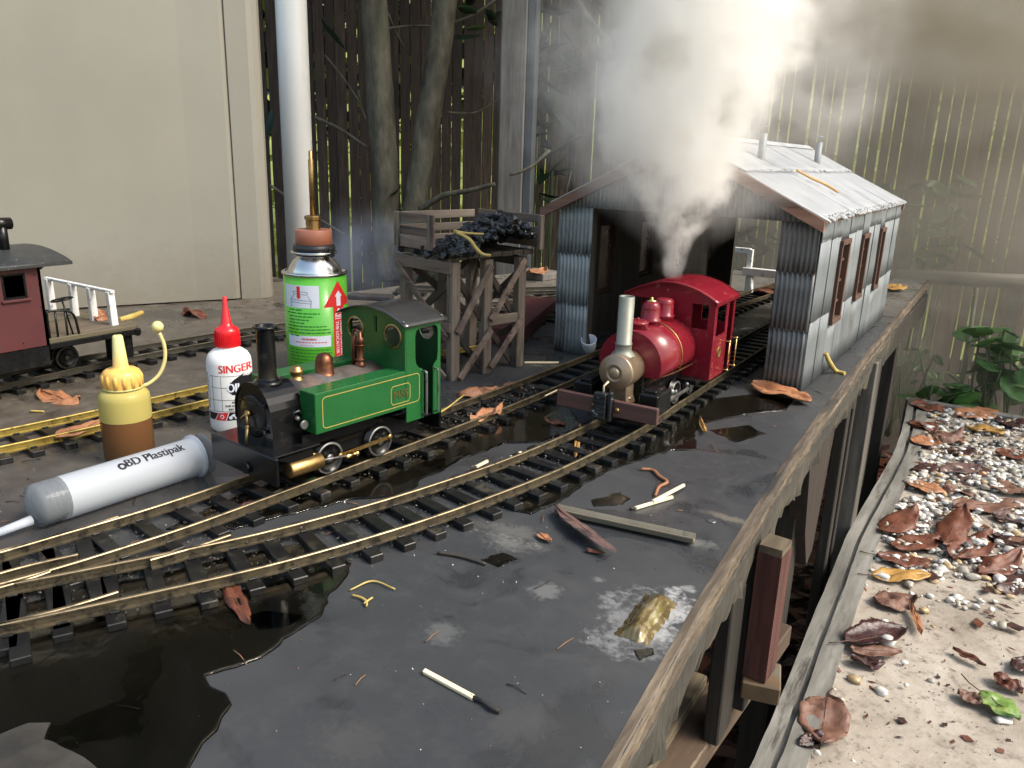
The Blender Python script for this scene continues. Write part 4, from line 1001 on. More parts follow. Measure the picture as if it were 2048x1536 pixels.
goldline = pbr('gold_lining', [(.42, .30, .08)], 30, rough=(.4, .5), bump=0)
gl = thing('green_locomotive', 'green tank locomotive with black chimney, brass cylinder and copper dome standing on the track', 'model locomotive', (-43.75, 43, 0), -math.atan(.107))
m = MB(); m.box((0, .2, 3.35), (4.0, 15.0, 1.9), bev=.1); m.box((0, -1.5, 4.6), (5.6, 7, .9)); m.build('frame', gb, gl)
m = MB(); m.box((.05, -8.05, 3.45), (8.0, .32, 2.05), bev=.07); m.lathe([(.42, -.1), (.42, .25), (.3, .25)], (.6, -8.35, 3.0), 18, axis='Y'); m.build('buffer_beam', gb, gl)
m = MB(); m.box((0, 8.6, 3.3), (7.2, .3, 1.8), bev=.07); m.build('rear_beam', gb, gl)
m = MB(); m.box((0, -6.1, 4.42), (7.4, 4.0, .12), bev=.03); m.prism([(-7.9, 4.2), (-4.6, 4.2), (-4.6, 3.4), (-5.5, 3.2)], 3.4, 3.5, axis='X'); m.build('footplate', gb, gl)
# smokebox with arched top
def arch(w, zb, zc, n_=14): return [(-w, zb)] + [(w, zb)][:0] + [(w * math.cos(math.pi - math.pi * i / n_), zc + w * math.sin(math.pi * i / n_)) for i in range(n_ + 1)] + [(w, zb)]
m = MB(); m.prism(arch(2.2, 4.45, 6.7), -6.95, -4.4, axis='Y'); m.build('smokebox', gb, gl)
m = MB(); A1 = arch(2.22, 4.45, 6.7); m.prism(A1, -7.05, -6.94, axis='Y'); sf = m.build('smokebox_front', gb, gl)
m = MB(); A2 = arch(2.0, 6.0, 6.65); plate(m, [arch(2.24, 5.9, 6.7), arch(2.1, 5.95, 6.68)], -7.12, -7.04, 'Y'); m.build('front_rim', gb, sf)
sd_ = MB(); sd_.lathe([(.05, -7.16), (1.45, -7.14), (1.62, -7.05)], (0, 0, 6.45), 36, axis='Y'); sd_.build('smokebox_door', M['black'], gl)
m = MB(); m.lathe([(.0, -7.5), (.24, -7.46), (.24, -7.2), (.12, -7.15)], (-.25, 0, 6.65), 16, axis='Y'); m.tube([(-.25, -7.42, 6.65), (-.85, -7.5, 6.2)], .1, 8); m.tube([(-.25, -7.44, 6.6), (-.05, -7.5, 5.6)], .1, 8); m.tube([(-.12, -7.5, 5.75), (.1, -7.85, 4.55)], [.14, .09], 8); m.sphere((-.12, -7.5, 5.7), .17)
m.build('door_handle', M['brass'], gl)
m = MB()
for i in range(6): m.sphere((-1.3 + i * .52, -7.1, 7.75), .06, 1)
m.tube([(-1.5, -7.16, 7.45), (1.5, -7.16, 7.45)], .05, 6); m.tube([(-.2, -7.16, 5.6), (1.7, -7.16, 5.6)], .06, 6); m.box((1.55, -7.2, 7.45), (.3, .12, .34), bev=.03); m.box((1.55, -7.2, 5.6), (.3, .12, .34), bev=.03)
m.build('hinge_strap', gb, gl)
m = MB(); m.lathe([(.85, 8.75), (.74, 8.95), (.68, 9.1), (.66, 12.6), (.70, 12.7), (.86, 12.72), (.88, 12.82), (.80, 12.88), (.66, 12.88), (.58, 12.8), (.56, 9.0)], (0, -5.7, 0), 36, cap=False); m.lathe([(1.15, 8.62), (.95, 8.85), (.75, 8.98)], (0, -5.7, 0), 30); m.lathe([(.57, 11.0), (.01, 11.02)], (0, -5.7, 0), 20); m.build('chimney', gb, gl)
def saddle(px, py, r=.5): pass
m = MB(); m.lathe([(2.02, -4.45), (2.02, 4.3)], (0, 0, 6.5), 40, axis='Y'); m.build('boiler', soot, gl)
m = MB(); m.lathe([(.62, 8.2), (.5, 8.5), (.42, 8.52), (.42, 8.9), (.5, 8.92), (.52, 9.15), (.42, 9.2), (.42, 9.28), (.36, 9.32), (.36, 9.42), (.1, 9.44)], (0, -3.2, 0), 24); m.build('filler_cap', M['brass'], gl)
m = MB(); m.lathe([(.95, 8.25), (.8, 8.4), (.72, 8.5), (.7, 9.35), (.62, 9.7), (.42, 9.93), (.15, 10.02), (.01, 10.03)], (0, -.6, 0), 28); m.build('steam_dome', M['copper'], gl)
m = MB(); m.lathe([(.42, 8.2), (.4, 8.7), (.28, 8.75), (.28, 10.2), (.34, 10.25), (.34, 10.7), (.2, 10.8), (.12, 11.2), (.05, 11.25)], (.35, 2.7, 0), 18); crimp(m, (.35, 2.7, 8.9), .42, .08); crimp(m, (.35, 2.7, 10.1), .38, .06); m.lathe([(.22, 8.3), (.22, 10.8), (.1, 10.9)], (-.25, 2.6, 0), 14); m.tube(catmull([(.35, 2.7, 11.1), (.0, 2.6, 11.35), (-.3, 2.6, 11.1), (-.25, 2.6, 10.7)], 5), .09, 8); m.build('safety_valve', M['copper'], gl)
for s_ in (1, -1):
    x0, x1 = (2.0, 3.8) if s_ > 0 else (-3.8, -2.0)
    m = MB(); m.box(((x0 + x1) / 2, -.05, 6.78), (1.8, 8.9, 3.06), bev=.05)
    if s_ > 0: pass
    tkk = m.build('side_tank', green, gl)
    if s_ > 0 or True:
        X = 3.81 if s_ > 0 else -3.81
        m = MB(); outline(m, rrect(-3.9, 5.55, 5.9, 7.95, .35), .055, X, X + s_ * .012, 'X'); m.build('gold_line', goldline, tkk)
        m = MB(); o1 = [(2.75, 6.05), (2.95, 5.8), (4.65, 5.8), (4.85, 6.05), (4.85, 7.1), (4.65, 7.35), (2.95, 7.35), (2.75, 7.1)]; outline(m, o1, .05, X, X + s_ * .015, 'X'); m.build('name_panel', goldline, tkk)
        m = MB()
        if s_ > 0: add_text(m, 'MSS', .95, lambda u, v, d: Vector((X + .02, 3.02 + u, 6.25 + v)), bold=.015)
        else: add_text(m, 'MSS', .95, lambda u, v, d: Vector((X - .02, 4.6 - u, 6.25 + v)), bold=.015)
        m.build('lettering', M['brass'], tkk)
# cab: front sheet with two round windows, sides with keyhole doors, rear sheet
def cabtop(x): return 13.05 - .075 * x * x * .85
fr_ = [(-3.8, 5.3), (3.8, 5.3)] + [(3.8 - 7.6 * i / 12, cabtop(3.8 - 7.6 * i / 12) - .1) for i in range(13)]
m = MB(); plate(m, [fr_, circ(2.45, 10.95, .86), circ(-2.0, 10.95, .86), [(.2, 11.0), (.6, 11.0), (.6, 12.3), (.2, 12.3)]], 4.3, 4.42, 'Y'); m.build('cab_front', green, gl)
for cx in (2.45, -2.0):
    m = MB(); m.lathe([(.86, 4.24), (1.0, 4.24), (1.0, 4.31), (.86, 4.31), (.86, 4.24)], (cx, 0, 10.95), 32, axis='Y', cap=False); m.build('window_rim', M['brass'], gl)
m = MB(); plate(m, [[(-3.8, 4.0), (3.8, 4.0)] + [(3.8 - 7.6 * i / 12, cabtop(3.8 - 7.6 * i / 12) - .1) for i in range(13)], circ(2.3, 10.9, .82), circ(-2.3, 10.9, .82)], 8.2, 8.32, 'Y'); m.build('cab_rear', ingreen, gl)
def doorhole():
    o = []
    for cx, cy, a0, r in ((5.45 + .6, 8.7 + .6, 180, .6),): pass
    # y,z loop of the keyhole: wide rounded top, narrow slot to the bottom edge
    L_ = [(6.35, 4.0), (6.35, 8.05), (6.1, 8.25), (5.75, 8.4), (5.5, 8.75), (5.42, 9.3), (5.42, 11.0), (5.55, 11.4), (5.95, 11.62), (7.6, 11.62), (7.9, 11.45), (8.0, 11.1), (8.0, 9.2), (7.9, 8.6), (7.6, 8.35), (7.45, 8.1), (7.45, 4.0)]
    return L_
for s_ in (1, -1):
    out = [(4.42, 4.0)] + doorhole() + [(8.32, 4.0), (8.32, 12.0), (4.42, 12.05)]
    m = MB(); plate(m, [out], s_ * 3.72, s_ * 3.82, 'X'); m.build('cab_side', green, gl)
    for yy in (6.28, 7.6):
        m = MB(); m.tube(catmull([(s_ * 3.8, yy, 8.0), (s_ * 4.15, yy, 7.95), (s_ * 4.22, yy, 7.6), (s_ * 4.22, yy, 4.7), (s_ * 4.15, yy, 4.35), (s_ * 3.8, yy, 4.3)], 4), .11 if yy < 7 else .08, 8); m.build('handrail', M['steel'], gl)
m = MB(); m.box((0, 6.4, 4.05), (7.4, 3.8, .15)); m.box((0, 4.9, 6.2), (5, .9, 3.6)); m.build('cab_floor', gb, gl)
def rf(u, v):
    x = -4.1 + 8.2 * u; return Vector((x, 3.95 + 4.9 * v, cabtop(x) + .03 + .02 * nz(x, v * 3)))
m = MB(); m.grid(rf, 24, 8, thick=(0, 0, .1)); cr2 = m.build('cab_roof', roofm, gl)
m = MB()
for x, y in ((3.7, 4.25), (-3.6, 4.25), (3.7, 8.5), (-3.6, 8.5)): m.lathe([(.13, 0), (.13, .09), (.05, .12)], (x, y, cabtop(x) + .05), 10)
m.build('roof_bolt', M['steel'], cr2)
for i, y in enumerate((-2.4, 2.7)):
    for s_ in (1, -1): wheel(gl, s_ * 2.35, y, 2.55, 1.28, s_, gb, M['steel'])
for s_ in (1, -1):
    m = MB(); m.lathe([(.1, -6.75), (.52, -6.72), (.58, -6.62), (.58, -3.95), (.52, -3.85), (.2, -3.82)], (s_ * 3.35, 0, 3.05), 28, axis='Y'); m.box((s_ * 3.05, -5.2, 3.5), (.6, 1.9, .4), bev=.05); m.build('cylinder', M['brass'], gl)
    m = MB(); m.tube([(s_ * 3.35, -3.9, 3.0), (s_ * 3.35, -1.3, 2.68)], .085, 8); m.build('piston_rod', M['steel'], gl)
    m = MB(); m.lathe([(.12, -1.55), (.2, -1.5), (.2, -.9), (.12, -.85), (.13, -.6), (.22, -.55), (.22, -.3), (.08, -.25)], (s_ * 3.35, 0, 2.62), 16, axis='Y'); m.build('crosshead', M['brightbrass'], gl)
    m = MB(); m.prism([(-1.9, 2.55), (-1.9, 2.85), (3.4, 3.05), (3.4, 2.75)], s_ * 2.95, s_ * 3.05, axis='X'); m.sphere((s_ * 3.05, -1.75, 2.7), .26, 2, sc=(.5, 1, 1)); m.sphere((s_ * 3.05, 3.3, 2.9), .26, 2, sc=(.5, 1, 1)); m.build('coupling_rod', M['brass'], gl)
m = MB(); m.lathe([(.3, 3.0), (.36, 3.1), (.3, 3.2)], (0, -5.0, 6.0), 14, axis='X'); m.sphere((2.35, -5.0, 6.3), .22, 2); m.tube([(2.2, -5.3, 6.7), (2.45, -4.9, 6.9), (2.3, -4.6, 6.5)], .08, 6); m.build('lubricator', M['steel'], gl)

# ================================================================== RED LOCOMOTIVE
red = pbr('wet_red_paint', [(.15, .007, .015), (.185, .010, .020), (.215, .018, .028)], 20, rough=(.16, .32), bump=.14, bscale=170, coat=.12, spec=.35, dirt=((.30, .08, .08), .06, 150), bdist=.0003)
ginger = pbr('tarnished_bronze', [(.22, .16, .11), (.34, .26, .18), (.28, .18, .10)], 40, rough=(.28, .5), metal=.6, bump=.2)
zinc = pbr('grey_green_metal', [(.17, .175, .145), (.23, .235, .2)], 50, rough=(.4, .6), metal=.3, bump=.1)
beamw = wood('dark_red_beam_wood', [(.06, .028, .024), (.10, .05, .042)], axis='X', rough=(.4, .6))
rl_ = thing('red_locomotive', 'red saddle tank locomotive with bronze smokebox and tall grey chimney before the tin shed', 'model locomotive', (-29.7, 76, 0), math.radians(.6))
# beam and coupler
m = MB()
for a, c in ((-5.3, -1.0), (.55, 4.85)): m.box(((a + c) / 2, -12.2, 3.05), (c - a, .5, 1.55), bev=.06)
m.box((-.2, -12.0, 3.05), (1.6, .3, 1.5)); m.build('buffer_beam', beamw, rl_)
for x in (-1.35, 1.0):
    m = MB(); m.lathe([(.24, 0), (.24, -.12), (.1, -.18)], (x, -12.46, 3.0), 14, axis='Y'); m.build('bolt', M['brass'], rl_)
blk = pbr('chipped_black_iron', [(.008, .009, .01), (.02, .022, .025)], 50, rough=(.2, .45), dirt=((.35, .36, .36), .12, 110), bump=.5)
m = MB(); m.box((-.55, -12.75, 3.2), (1.25, .7, 2.6), bev=.1); m.box((.42, -12.75, 3.25), (.3, .5, 2.7), bev=.06)
for z in (2.2, 2.7, 3.2, 3.7, 4.2): m.box((-.55, -13.12, z), (1.3, .14, .12), bev=.02)
m.build('coupler', blk, rl_)
m = MB(); m.tube([(-.4, -12.6, 4.4), (-.4, -12.6, 5.1), (-.1, -12.3, 5.5)], .1, 8); m.build('coupling_pin', M['matchwood'], rl_)
m = MB(); m.box((0, 0, 3.3), (3.6, 17, 1.4), bev=.1); m.box((0, -4, 4.6), (3.2, 9, 1.6)); m.box((0, 4, 3.2), (8.0, 7.6, .5), bev=.05); m.build('frame', M['black'], rl_)
for s_ in (1, -1):
    m = MB(); m.box((s_ * 3.35, -9.4, 3.5), (1.9, 3.4, 2.1), bev=.12); m.box((s_ * 3.3, -9.4, 4.65), (1.2, 2.4, .4), bev=.1); m.build('cylinder_block', M['black'], rl_)
    m = MB(); m.tube([(s_ * 3.5, -7.7, 3.2), (s_ * 3.5, -5.0, 3.0), (s_ * 3.5, -1.5, 2.8)], .1, 6); m.box((s_ * 3.55, -4.5, 2.85), (.16, 7.2, .34), bev=.04); m.sphere((s_ * 3.5, -5.6, 3.6), .35, 2); m.sphere((s_ * 3.4, -1.0, 3.3), .22, 2); m.build('valve_gear', M['steel'], rl_)
    for y in (-6.0, -1.6, 2.6): wheel(rl_, s_ * 2.35, y, 2.4, 1.2, s_, M['black'], M['steel'])
# saddle, smokebox
m = MB(); m.lathe([(.01, -11.62), (.42, -11.62), (.50, -11.55), (.52, -11.42), (.62, -11.42), (.66, -11.5), (.9, -11.5), (.98, -11.38), (1.28, -11.36), (1.36, -11.24), (1.62, -11.2), (1.7, -11.08), (1.7, -10.9), (1.62, -10.85), (1.62, -7.9)], (0, 0, 6.1), 48, axis='Y'); m.build('smokebox', ginger, rl_)
m = MB(); m.prism([(-1.1, 2.9), (1.1, 2.9), (.85, 3.6), (.8, 5.0), (-.8, 5.0), (-.85, 3.6)], -10.4, -8.6, axis='Y'); m.lathe([(.3, 0), (.3, .25)], (.75, -9.6, 3.3), 10); m.build('smokebox_saddle', ginger, rl_)
m = MB(); m.lathe([(1.15, 7.45), (.95, 7.7), (.8, 7.85), (.76, 8.0), (.76, 8.45), (.8, 8.5), (.8, 8.6), (.72, 8.62), (.72, 12.95), (.66, 12.98), (.6, 12.9), (.6, 8.0)], (-.1, -9.5, 0), 36, cap=False); m.lathe([(.61, 12.0), (.01, 12.0)], (-.1, -9.5, 0), 20); m.build('chimney', zinc, rl_)
# saddle tank: rounded top, flat lower sides, open below
def tanksec(k, n_=26):
    pts = []
    for i in range(n_ + 1):
        a = math.radians(-28 + 236 * i / n_); r = 3.25
        pts.append((math.cos(a) * r * .98, 6.35 + math.sin(a) * r * .97 - .0))
    return pts
m = MB(); ts = tanksec(0); ts = [(x, max(z, 5.25)) for x, z in ts]
m.prism(ts, -8.05, 1.6, axis='Y', smooth=True)
stk = m.build('saddle_tank', red, rl_)
m = MB(); m.lathe([(1.95, -8.0), (1.95, 1.6)], (0, 0, 5.9), 30, axis='Y'); m.build('boiler', M['black'], rl_)
m = MB(); pth = [Vector((x * 1.012, -2.6 , 6.35 + (z - 6.35) * 1.012)) for x, z in ts]; m.tube(pth, .075, 6); m.build('pipe_band', M['brass'], stk)
m = MB(); m.lathe([(1.02, 9.1), (1.0, 9.9), (1.06, 9.95), (1.06, 10.1), (.92, 10.15), (.8, 10.25)], (-.2, -6.3, 0), 28); m.lathe([(.14, 10.2), (.14, 10.45), (.05, 10.5)], (-.2, -6.3, 0), 10); m.build('tank_filler', red, rl_)
m = MB(); m.lathe([(1.02, 9.2), (1.0, 9.7), (1.07, 9.76), (1.07, 9.9), (.93, 9.98), (.92, 11.0), (.88, 11.3), (.7, 11.6), (.45, 11.72), (.3, 11.74)], (-.1, -3.4, 0), 32); m.build('sand_dome', red, rl_)
m = MB(); m.lathe([(.5, 11.7), (.52, 11.76), (.2, 11.84), (.12, 11.9), (.16, 11.98), (.1, 12.08), (.01, 12.1)], (-.1, -3.4, 0), 20); m.build('dome_finial', M['brightbrass'], rl_)
m = MB(); m.lathe([(1.1, 9.2), (1.05, 9.7), (1.12, 9.76), (1.12, 9.92), (.98, 10.0), (.95, 11.1), (.9, 11.4), (.74, 11.55), (.5, 11.6), (.01, 11.6)], (0, -.2, 0), 32); m.build('steam_dome', red, rl_)
def ctop(x): return 13.0 - .062 * x * x
cw = 4.8
fo = [(-cw, 3.3), (cw, 3.3)] + [(cw - 2 * cw * i / 12, ctop(cw - 2 * cw * i / 12) - .12) for i in range(13)]
m = MB(); plate(m, [fo, rrect(2.35, 8.55, 4.1, 11.1, .1), rrect(-4.1, 8.55, -2.35, 11.1, .1)], 1.55, 1.7, 'Y'); m.build('cab_front', red, rl_)
m = MB(); plate(m, [fo, rrect(1.2, 8.3, 3.9, 11.0, .2), rrect(-3.9, 8.3, -1.2, 11.0, .2)], 8.2, 8.35, 'Y'); m.build('cab_rear', red, rl_)
for s_ in (1, -1):
    m = MB(); plate(m, [[(1.7, 3.3), (6.15, 3.3), (6.15, 10.9), (7.75, 10.9), (7.75, 3.3), (8.2, 3.3), (8.2, 11.5), (1.7, 11.5)], rrect(2.35, 7.75, 5.35, 10.85, .12)], s_ * (cw - .12), s_ * cw, 'X'); m.build('cab_side', red, rl_)
    for yy in (5.9, 8.35):
        m = MB(); m.tube([(s_ * 5.3, yy, 3.55), (s_ * 5.3, yy, 6.85)], .065, 8)
        for z in (3.65, 6.75): m.sphere((s_ * 5.3, yy, z), .15, 2); m.tube([(s_ * 4.75, yy, z), (s_ * 5.3, yy, z)], .06, 6)
        m.build('handrail', M['brightbrass'], rl_)
m = MB(); m.lathe([(.62, cw), (.62, cw + .06), (.5, cw + .06), (.48, cw + .04), (.01, cw + .04)], (0, 4.0, 5.9), 28, axis='X'); m.build('builders_plate', M['brass'], rl_)
def rf2(u, v):
    x = -5.05 + 10.1 * u; return Vector((x, 1.15 + 7.7 * v, ctop(x) + .05))
m = MB(); m.grid(rf2, 26, 8, thick=(0, 0, .16)); m.build('cab_roof', red, rl_)
m = MB()
for s_ in (-1, 1): m.prism([(1.3, ctop(5.05) - .35), (8.8, ctop(5.05) - .35), (8.8, ctop(5.05) - .05), (1.3, ctop(5.05) - .05)], s_ * 4.86, s_ * 5.0, axis='X')
m.build('roof_valance', red, rl_)

m = MB()
for s_ in (-1, 1):
    for y in (2.1, 3.4, 4.7, 5.8): m.sphere((s_ * 4.81, y, 3.7), .07, 1); m.sphere((s_ * 4.81, y, 7.3), .06, 1)
    for z in (4.6, 5.6, 6.6): m.sphere((s_ * 4.81, 2.0, z), .06, 1)
m.build('rivet', red, rl_, kind='stuff')
m = MB()
for s_ in (-1, 1):
    m.tube(catmull([(s_ * 1.5, -7.6, 4.2), (s_ * 2.2, -7.0, 4.9), (s_ * 2.9, -4.0, 5.0), (s_ * 3.0, 1.4, 4.9)], 5), .11, 7)
m.build('steam_pipe', M['copper'], rl_)
# ================================================================== CABOOSE
cred = pbr('matt_maroon_paint', [(.06, .012, .014), (.08, .016, .018)], 30, rough=(.5, .65), bump=.1, dirt=((.07, .02, .02), .1, 30))
croof = pbr('grey_painted_roof', [(.018, .02, .021), (.032, .034, .036)], 40, rough=(.35, .55), bump=.15, dirt=((.2, .2, .2), .06, 200))
cplat = wood('mossy_platform_boards', [(.10, .075, .05), (.17, .13, .09)], axis='Y', dirt=((.07, .075, .03), .2, 40))
whitep = pbr('chipped_white_paint', [(.68, .68, .66), (.78, .78, .76)], 80, rough=(.5, .7), bump=.6, dirt=((.28, .26, .24), .10, 90))
cb_ = thing('caboose', 'dark red caboose with grey roof, white railing and open end platform at the left', 'model wagon', (-88.2, 40, 0))
XC = 6.2; Y0, Y1 = -20.0, 1.5
m = MB(); side = [(Y0, 5.0), (Y1, 5.0), (Y1, 13.2), (Y0, 13.2)]
for s_ in (1, -1):
    holes = [rrect(-2.25, 10.05, .0, 12.55, .05), rrect(-8, 10.05, -5.7, 12.55, .05)]
    m = MB(); plate(m, [side] + holes, s_ * (XC - .3), s_ * XC, 'X'); m.build('side_wall', cred, cb_)
    for y0, y1 in ((-2.25, 0), (-8, -5.7)):
        m = MB(); outline(m, rrect(y0, 10.05, y1, 12.55, .02), .22, s_ * (XC - .28), s_ * (XC + .02), 'X'); m.box((s_ * (XC - .12), (y0 + y1) / 2, 11.3), (.1, y1 - y0, .13)); m.box((s_ * (XC - .12), (y0 + y1) / 2, 11.3), (.1, .13, 2.5)); w_ = m.build('window_frame', M['black'], cb_)
        m = MB(); m.box((s_ * (XC - .2), (y0 + y1) / 2, 11.3), (.04, y1 - y0, 2.5)); m.build('pane', bpy.data.materials.get('dark_glass') or pbr('dark_glass', [(.01, .012, .013)], 10, rough=(.08, .12), bump=0), w_)
        m = MB(); m.box((s_ * (XC + .1), (y0 + y1) / 2, 9.88), (.3, y1 - y0 + .5, .22), bev=.04); m.build('window_sill', cred, w_)
m = MB(); ew = [(-XC, 5), (XC, 5), (XC, 13.2)] + [(XC - 2 * XC * i / 10, 13.2 + .9 * math.sin(math.pi * i / 10)) for i in range(1, 10)] + [(-XC, 13.2)]
plate(m, [ew, rrect(-1.2, 5.6, 1.2, 12, .1)], Y1 - .3, Y1, 'Y'); m.build('end_wall', cred, cb_)
for z, y in ((12.2, .9), (8.9, 1.15), (5.6, -1.0), (12.0, -4), (8.2, -5)): m = MB(); m.sphere((XC, y, z), .1, 1); m.build('bolt_head', M['black'], cb_)
def crf(u, v):
    x = -7 + 14 * u; return Vector((x, Y0 - 2 + (4.4 - Y0 + 2) * v, 13.3 + 1.15 * math.sin(math.pi * u) ** .8))
m = MB(); m.grid(crf, 24, 6, thick=(0, 0, .28)); m.prism([(Y1 + .05, 12.7), (Y1 + .5, 13.1), (4.2, 13.1), (4.2, 13.3), (Y1 + .05, 13.3)], 5.7, 6.4, axis='X'); m.build('roof', croof, cb_)
m = MB(); m.lathe([(.5, 14.0), (.48, 16.9)], (1.7, .6, 0), 16); m.lathe([(.6, -.9), (.6, 0.9)], (1.7, 1.0 - .4, 16.9), 16, axis='Y'); m.build('stove_pipe', M['black'], cb_)
m = MB(); m.box((0, -9.2, 3.9), (XC * 2 - .2, 21.4, 2.15), bev=.1); m.box((0, -9.5, 2.5), (8, 14, 1.2)); m.build('underframe', M['black'], cb_)
MB().box((0, 6.4, 5.3), (XC * 2, 9.8, .55), bev=.08).build('platform', cplat, cb_)
m = MB(); m.box((XC - .25, 6.4, 4.75), (.5, 9.8, .6), bev=.06); m.box((0, 11.2, 4.75), (XC * 2 + .6, .7, .9), bev=.2); m.box((XC - 1.2, 9.6, 3.2), (1.2, 2.6, 2.8), bev=.1); m.box((0, 6, 4.3), (3, 9, .8)); m.build('end_sill', M['black'], cb_)
for y in (5.0, -6, -16):
    for s_ in (1, -1): wheel(cb_, s_ * 2.4, y, 2.35, 1.25, s_, M['black'], M['raildark'])
rg = thing_ = None
m = MB()
for i, x in enumerate((-8.6, -3.1, .7, 4.5)): m.box((x + (.0), 9.4 - .12 * i, 7.4), (.62, .75, 3.9 if i else 4.3), bev=.05, ry=math.radians(-2 + i)) if False else None
for i, x in enumerate((-8.0, -3.1, .7, 4.5)):
    MB().box((x, 9.5, 7.45 - .05 * i), (.62, .75, 3.9), bev=.06, ry=math.radians((-1, 1, -1.5, -3)[i])).build('rail_post', whitep, cb_)
m = MB(); m.box((-1.8, 9.5, 9.35), (13.6, .5, .32), bev=.05, ry=math.radians(.4)); m.build('top_rail', whitep, cb_)
m = MB(); m.tube(catmull([(XC - .4, Y1 + .3, 5.6), (XC - .4, Y1 + .3, 8.0), (XC - .5, Y1 + .6, 8.3), (XC - .3, Y1 + 2.0, 8.2), (XC - .2, Y1 + 2.9, 7.6), (XC - .15, Y1 + 3.2, 5.6)], 5), .13, 7)
for y in (1.1, 2.1): m.tube([(XC - .35, Y1 + y, 5.6), (XC - .35, Y1 + y, 8.2)], .12, 6)
m.build('end_railing', M['black'], cb_)
m = MB(); m.lathe([(1.02, 0), (1.14, .08), (1.02, .16), (.9, .08), (1.02, 0)], (0, 0, 0), 24, cap=False)
for a in range(4): m.tube([(0, 0, .08), (math.cos(a * math.pi / 2) * 1.0, math.sin(a * math.pi / 2) * 1.0, .08)], .07, 5)
m.tube([(0, 0, .1), (0, 0, -3.7)], .1, 6)
bw = m.build('brake_wheel', M['black'], cb_, (XC - .8, Y1 + 2.2, 9.2), rot=(math.radians(8), math.radians(-6), 0))

# ================================================================== GAS CAN, BOTTLES, SYRINGE
def flatmat(name, c, r=.4, coat=0): return pbr(name, [c], 30, rough=(r, r + .05), bump=0, coat=coat)
P_green = flatmat('printed_lime_green', (.10, .46, .03), .25, .3); P_white = flatmat('printed_white', (.70, .74, .82), .35); P_red = flatmat('printed_red', (.68, .03, .03), .35)
P_dkgreen = flatmat('printed_dark_green', (.03, .20, .02), .4); P_black = flatmat('printed_black', (.012, .012, .014), .35); P_grey = flatmat('printed_grey', (.12, .13, .16), .4)
def wrapper(cx, cy, r, zc, scale, pxc, pyc, cam_ang):
    """pixel-like label coordinates wrapped on a cylinder whose side faces cam_ang"""
    def f(px, py, lift=0):
        s_ = max(-.999, min(.999, (px - pxc) / (r * scale))); a = math.asin(s_); z = zc - (py - pyc) / scale
        w = cam_ang + a; return Vector((cx + math.cos(w) * (r + lift), cy + math.sin(w) * (r + lift), z))
    return f
def poly_on(m, pts, f, lift, step=3.0):
    """polygon in label pixels, cut into strips so that it follows the cylinder"""
    x0, x1 = min(p[0] for p in pts), max(p[0] for p in pts); n_ = max(1, int((x1 - x0) / step))
    def cut(poly, xa, keep):
        out = []
        for i, p in enumerate(poly):
            q = poly[(i + 1) % len(poly)]; a, b_ = (p[0] - xa) * keep >= -1e-9, (q[0] - xa) * keep >= -1e-9
            if a: out.append(p)
            if a != b_: t = (xa - p[0]) / (q[0] - p[0]); out.append((xa, p[1] + (q[1] - p[1]) * t))
        return out
    for i in range(n_):
        a, b_ = x0 + (x1 - x0) * i / n_, x0 + (x1 - x0) * (i + 1) / n_
        c_ = cut(cut(list(pts), a, 1), b_, -1)
        if len(c_) >= 3: m._f([m.bm.verts.new(f(x, y, lift)) for x, y in c_])
def rect(x0, y0, x1, y1): return [(x0, y0), (x1, y0), (x1, y1), (x0, y1)]
# --- gas can
CP = Vector((-65.35, 62.35, 0)); ca = math.atan2(-CP.y, -CP.x); CRr = 3.42; SCL = 18.0
can = thing('gas_can', 'lime green gas cartridge with red arrow, steel shoulder, copper coloured cap and long brass nozzle', 'gas can', (CP.x, CP.y, 0))
m = MB(); m.lathe([(CRr - .1, 0), (CRr, .12), (CRr, 11.85)], (0, 0, 0), 64); m.build('can_body', P_green, can)
m = MB(); m.lathe([(CRr, 11.8), (CRr + .14, 11.92), (CRr + .16, 12.1), (CRr + .05, 12.2), (CRr - .2, 12.18), (2.95, 12.0), (2.88, 12.05), (2.85, 12.3), (2.7, 12.7), (2.3, 13.3), (1.85, 13.65), (1.8, 13.9)], (0, 0, 0), 64, cap=False); m.build('can_shoulder', M['tin'], can)
m = MB(); m.lathe([(1.7, 13.75), (2.0, 13.9), (2.05, 14.15), (1.75, 14.2)], (0, 0, 0), 40); m.lathe([(1.75, 14.3), (2.2, 14.35), (2.3, 14.5), (2.25, 14.95), (1.95, 15.1)], (0, 0, 0), 40); m.box((math.cos(ca + .9) * 2.1, math.sin(ca + .9) * 2.1, 14.3), (.8, .8, 1.0), rz=ca + .9, bev=.1); m.build('collar', M['rubber'], can)
m = MB(); m.lathe([(2.0, 14.1), (2.42, 14.08), (2.5, 14.2), (2.42, 14.33), (2.0, 14.3)], (0, 0, 0), 48); m.build('collar_ring', M['tin'], can)
m = MB(); m.lathe([(1.86, 14.95), (1.98, 15.05), (1.98, 16.55), (1.9, 16.65)], (0, 0, 0), 40); m.build('nozzle_cap', pbr('copper_coloured_plastic', [(.34, .12, .07), (.40, .15, .09)], 40, rough=(.3, .5), bump=.05), can)
m = MB(); m.lathe([(.75, 16.6), (.78, 17.6), (.9, 17.7), (.92, 18.0), (.8, 18.1), (.3, 18.15)], (0, 0, 0), 8, smooth=False); m.lathe([(.29, 18.0), (.29, 23.9), (.21, 24.0), (.21, 24.8), (.12, 24.85)], (0, 0, 0), 16); m.build('brass_nozzle', M['brass'], can)
fcan = wrapper(0, 0, CRr, 11.6, SCL, 631, 553, ca)
def deco(par, f, items, name_mats):
    for nm, mat, polys, lift in items:
        m = MB()
        for p in polys: poly_on(m, p, f, lift)
        m.build(nm, mat, par)
random.seed(2)
small = []
y = 611
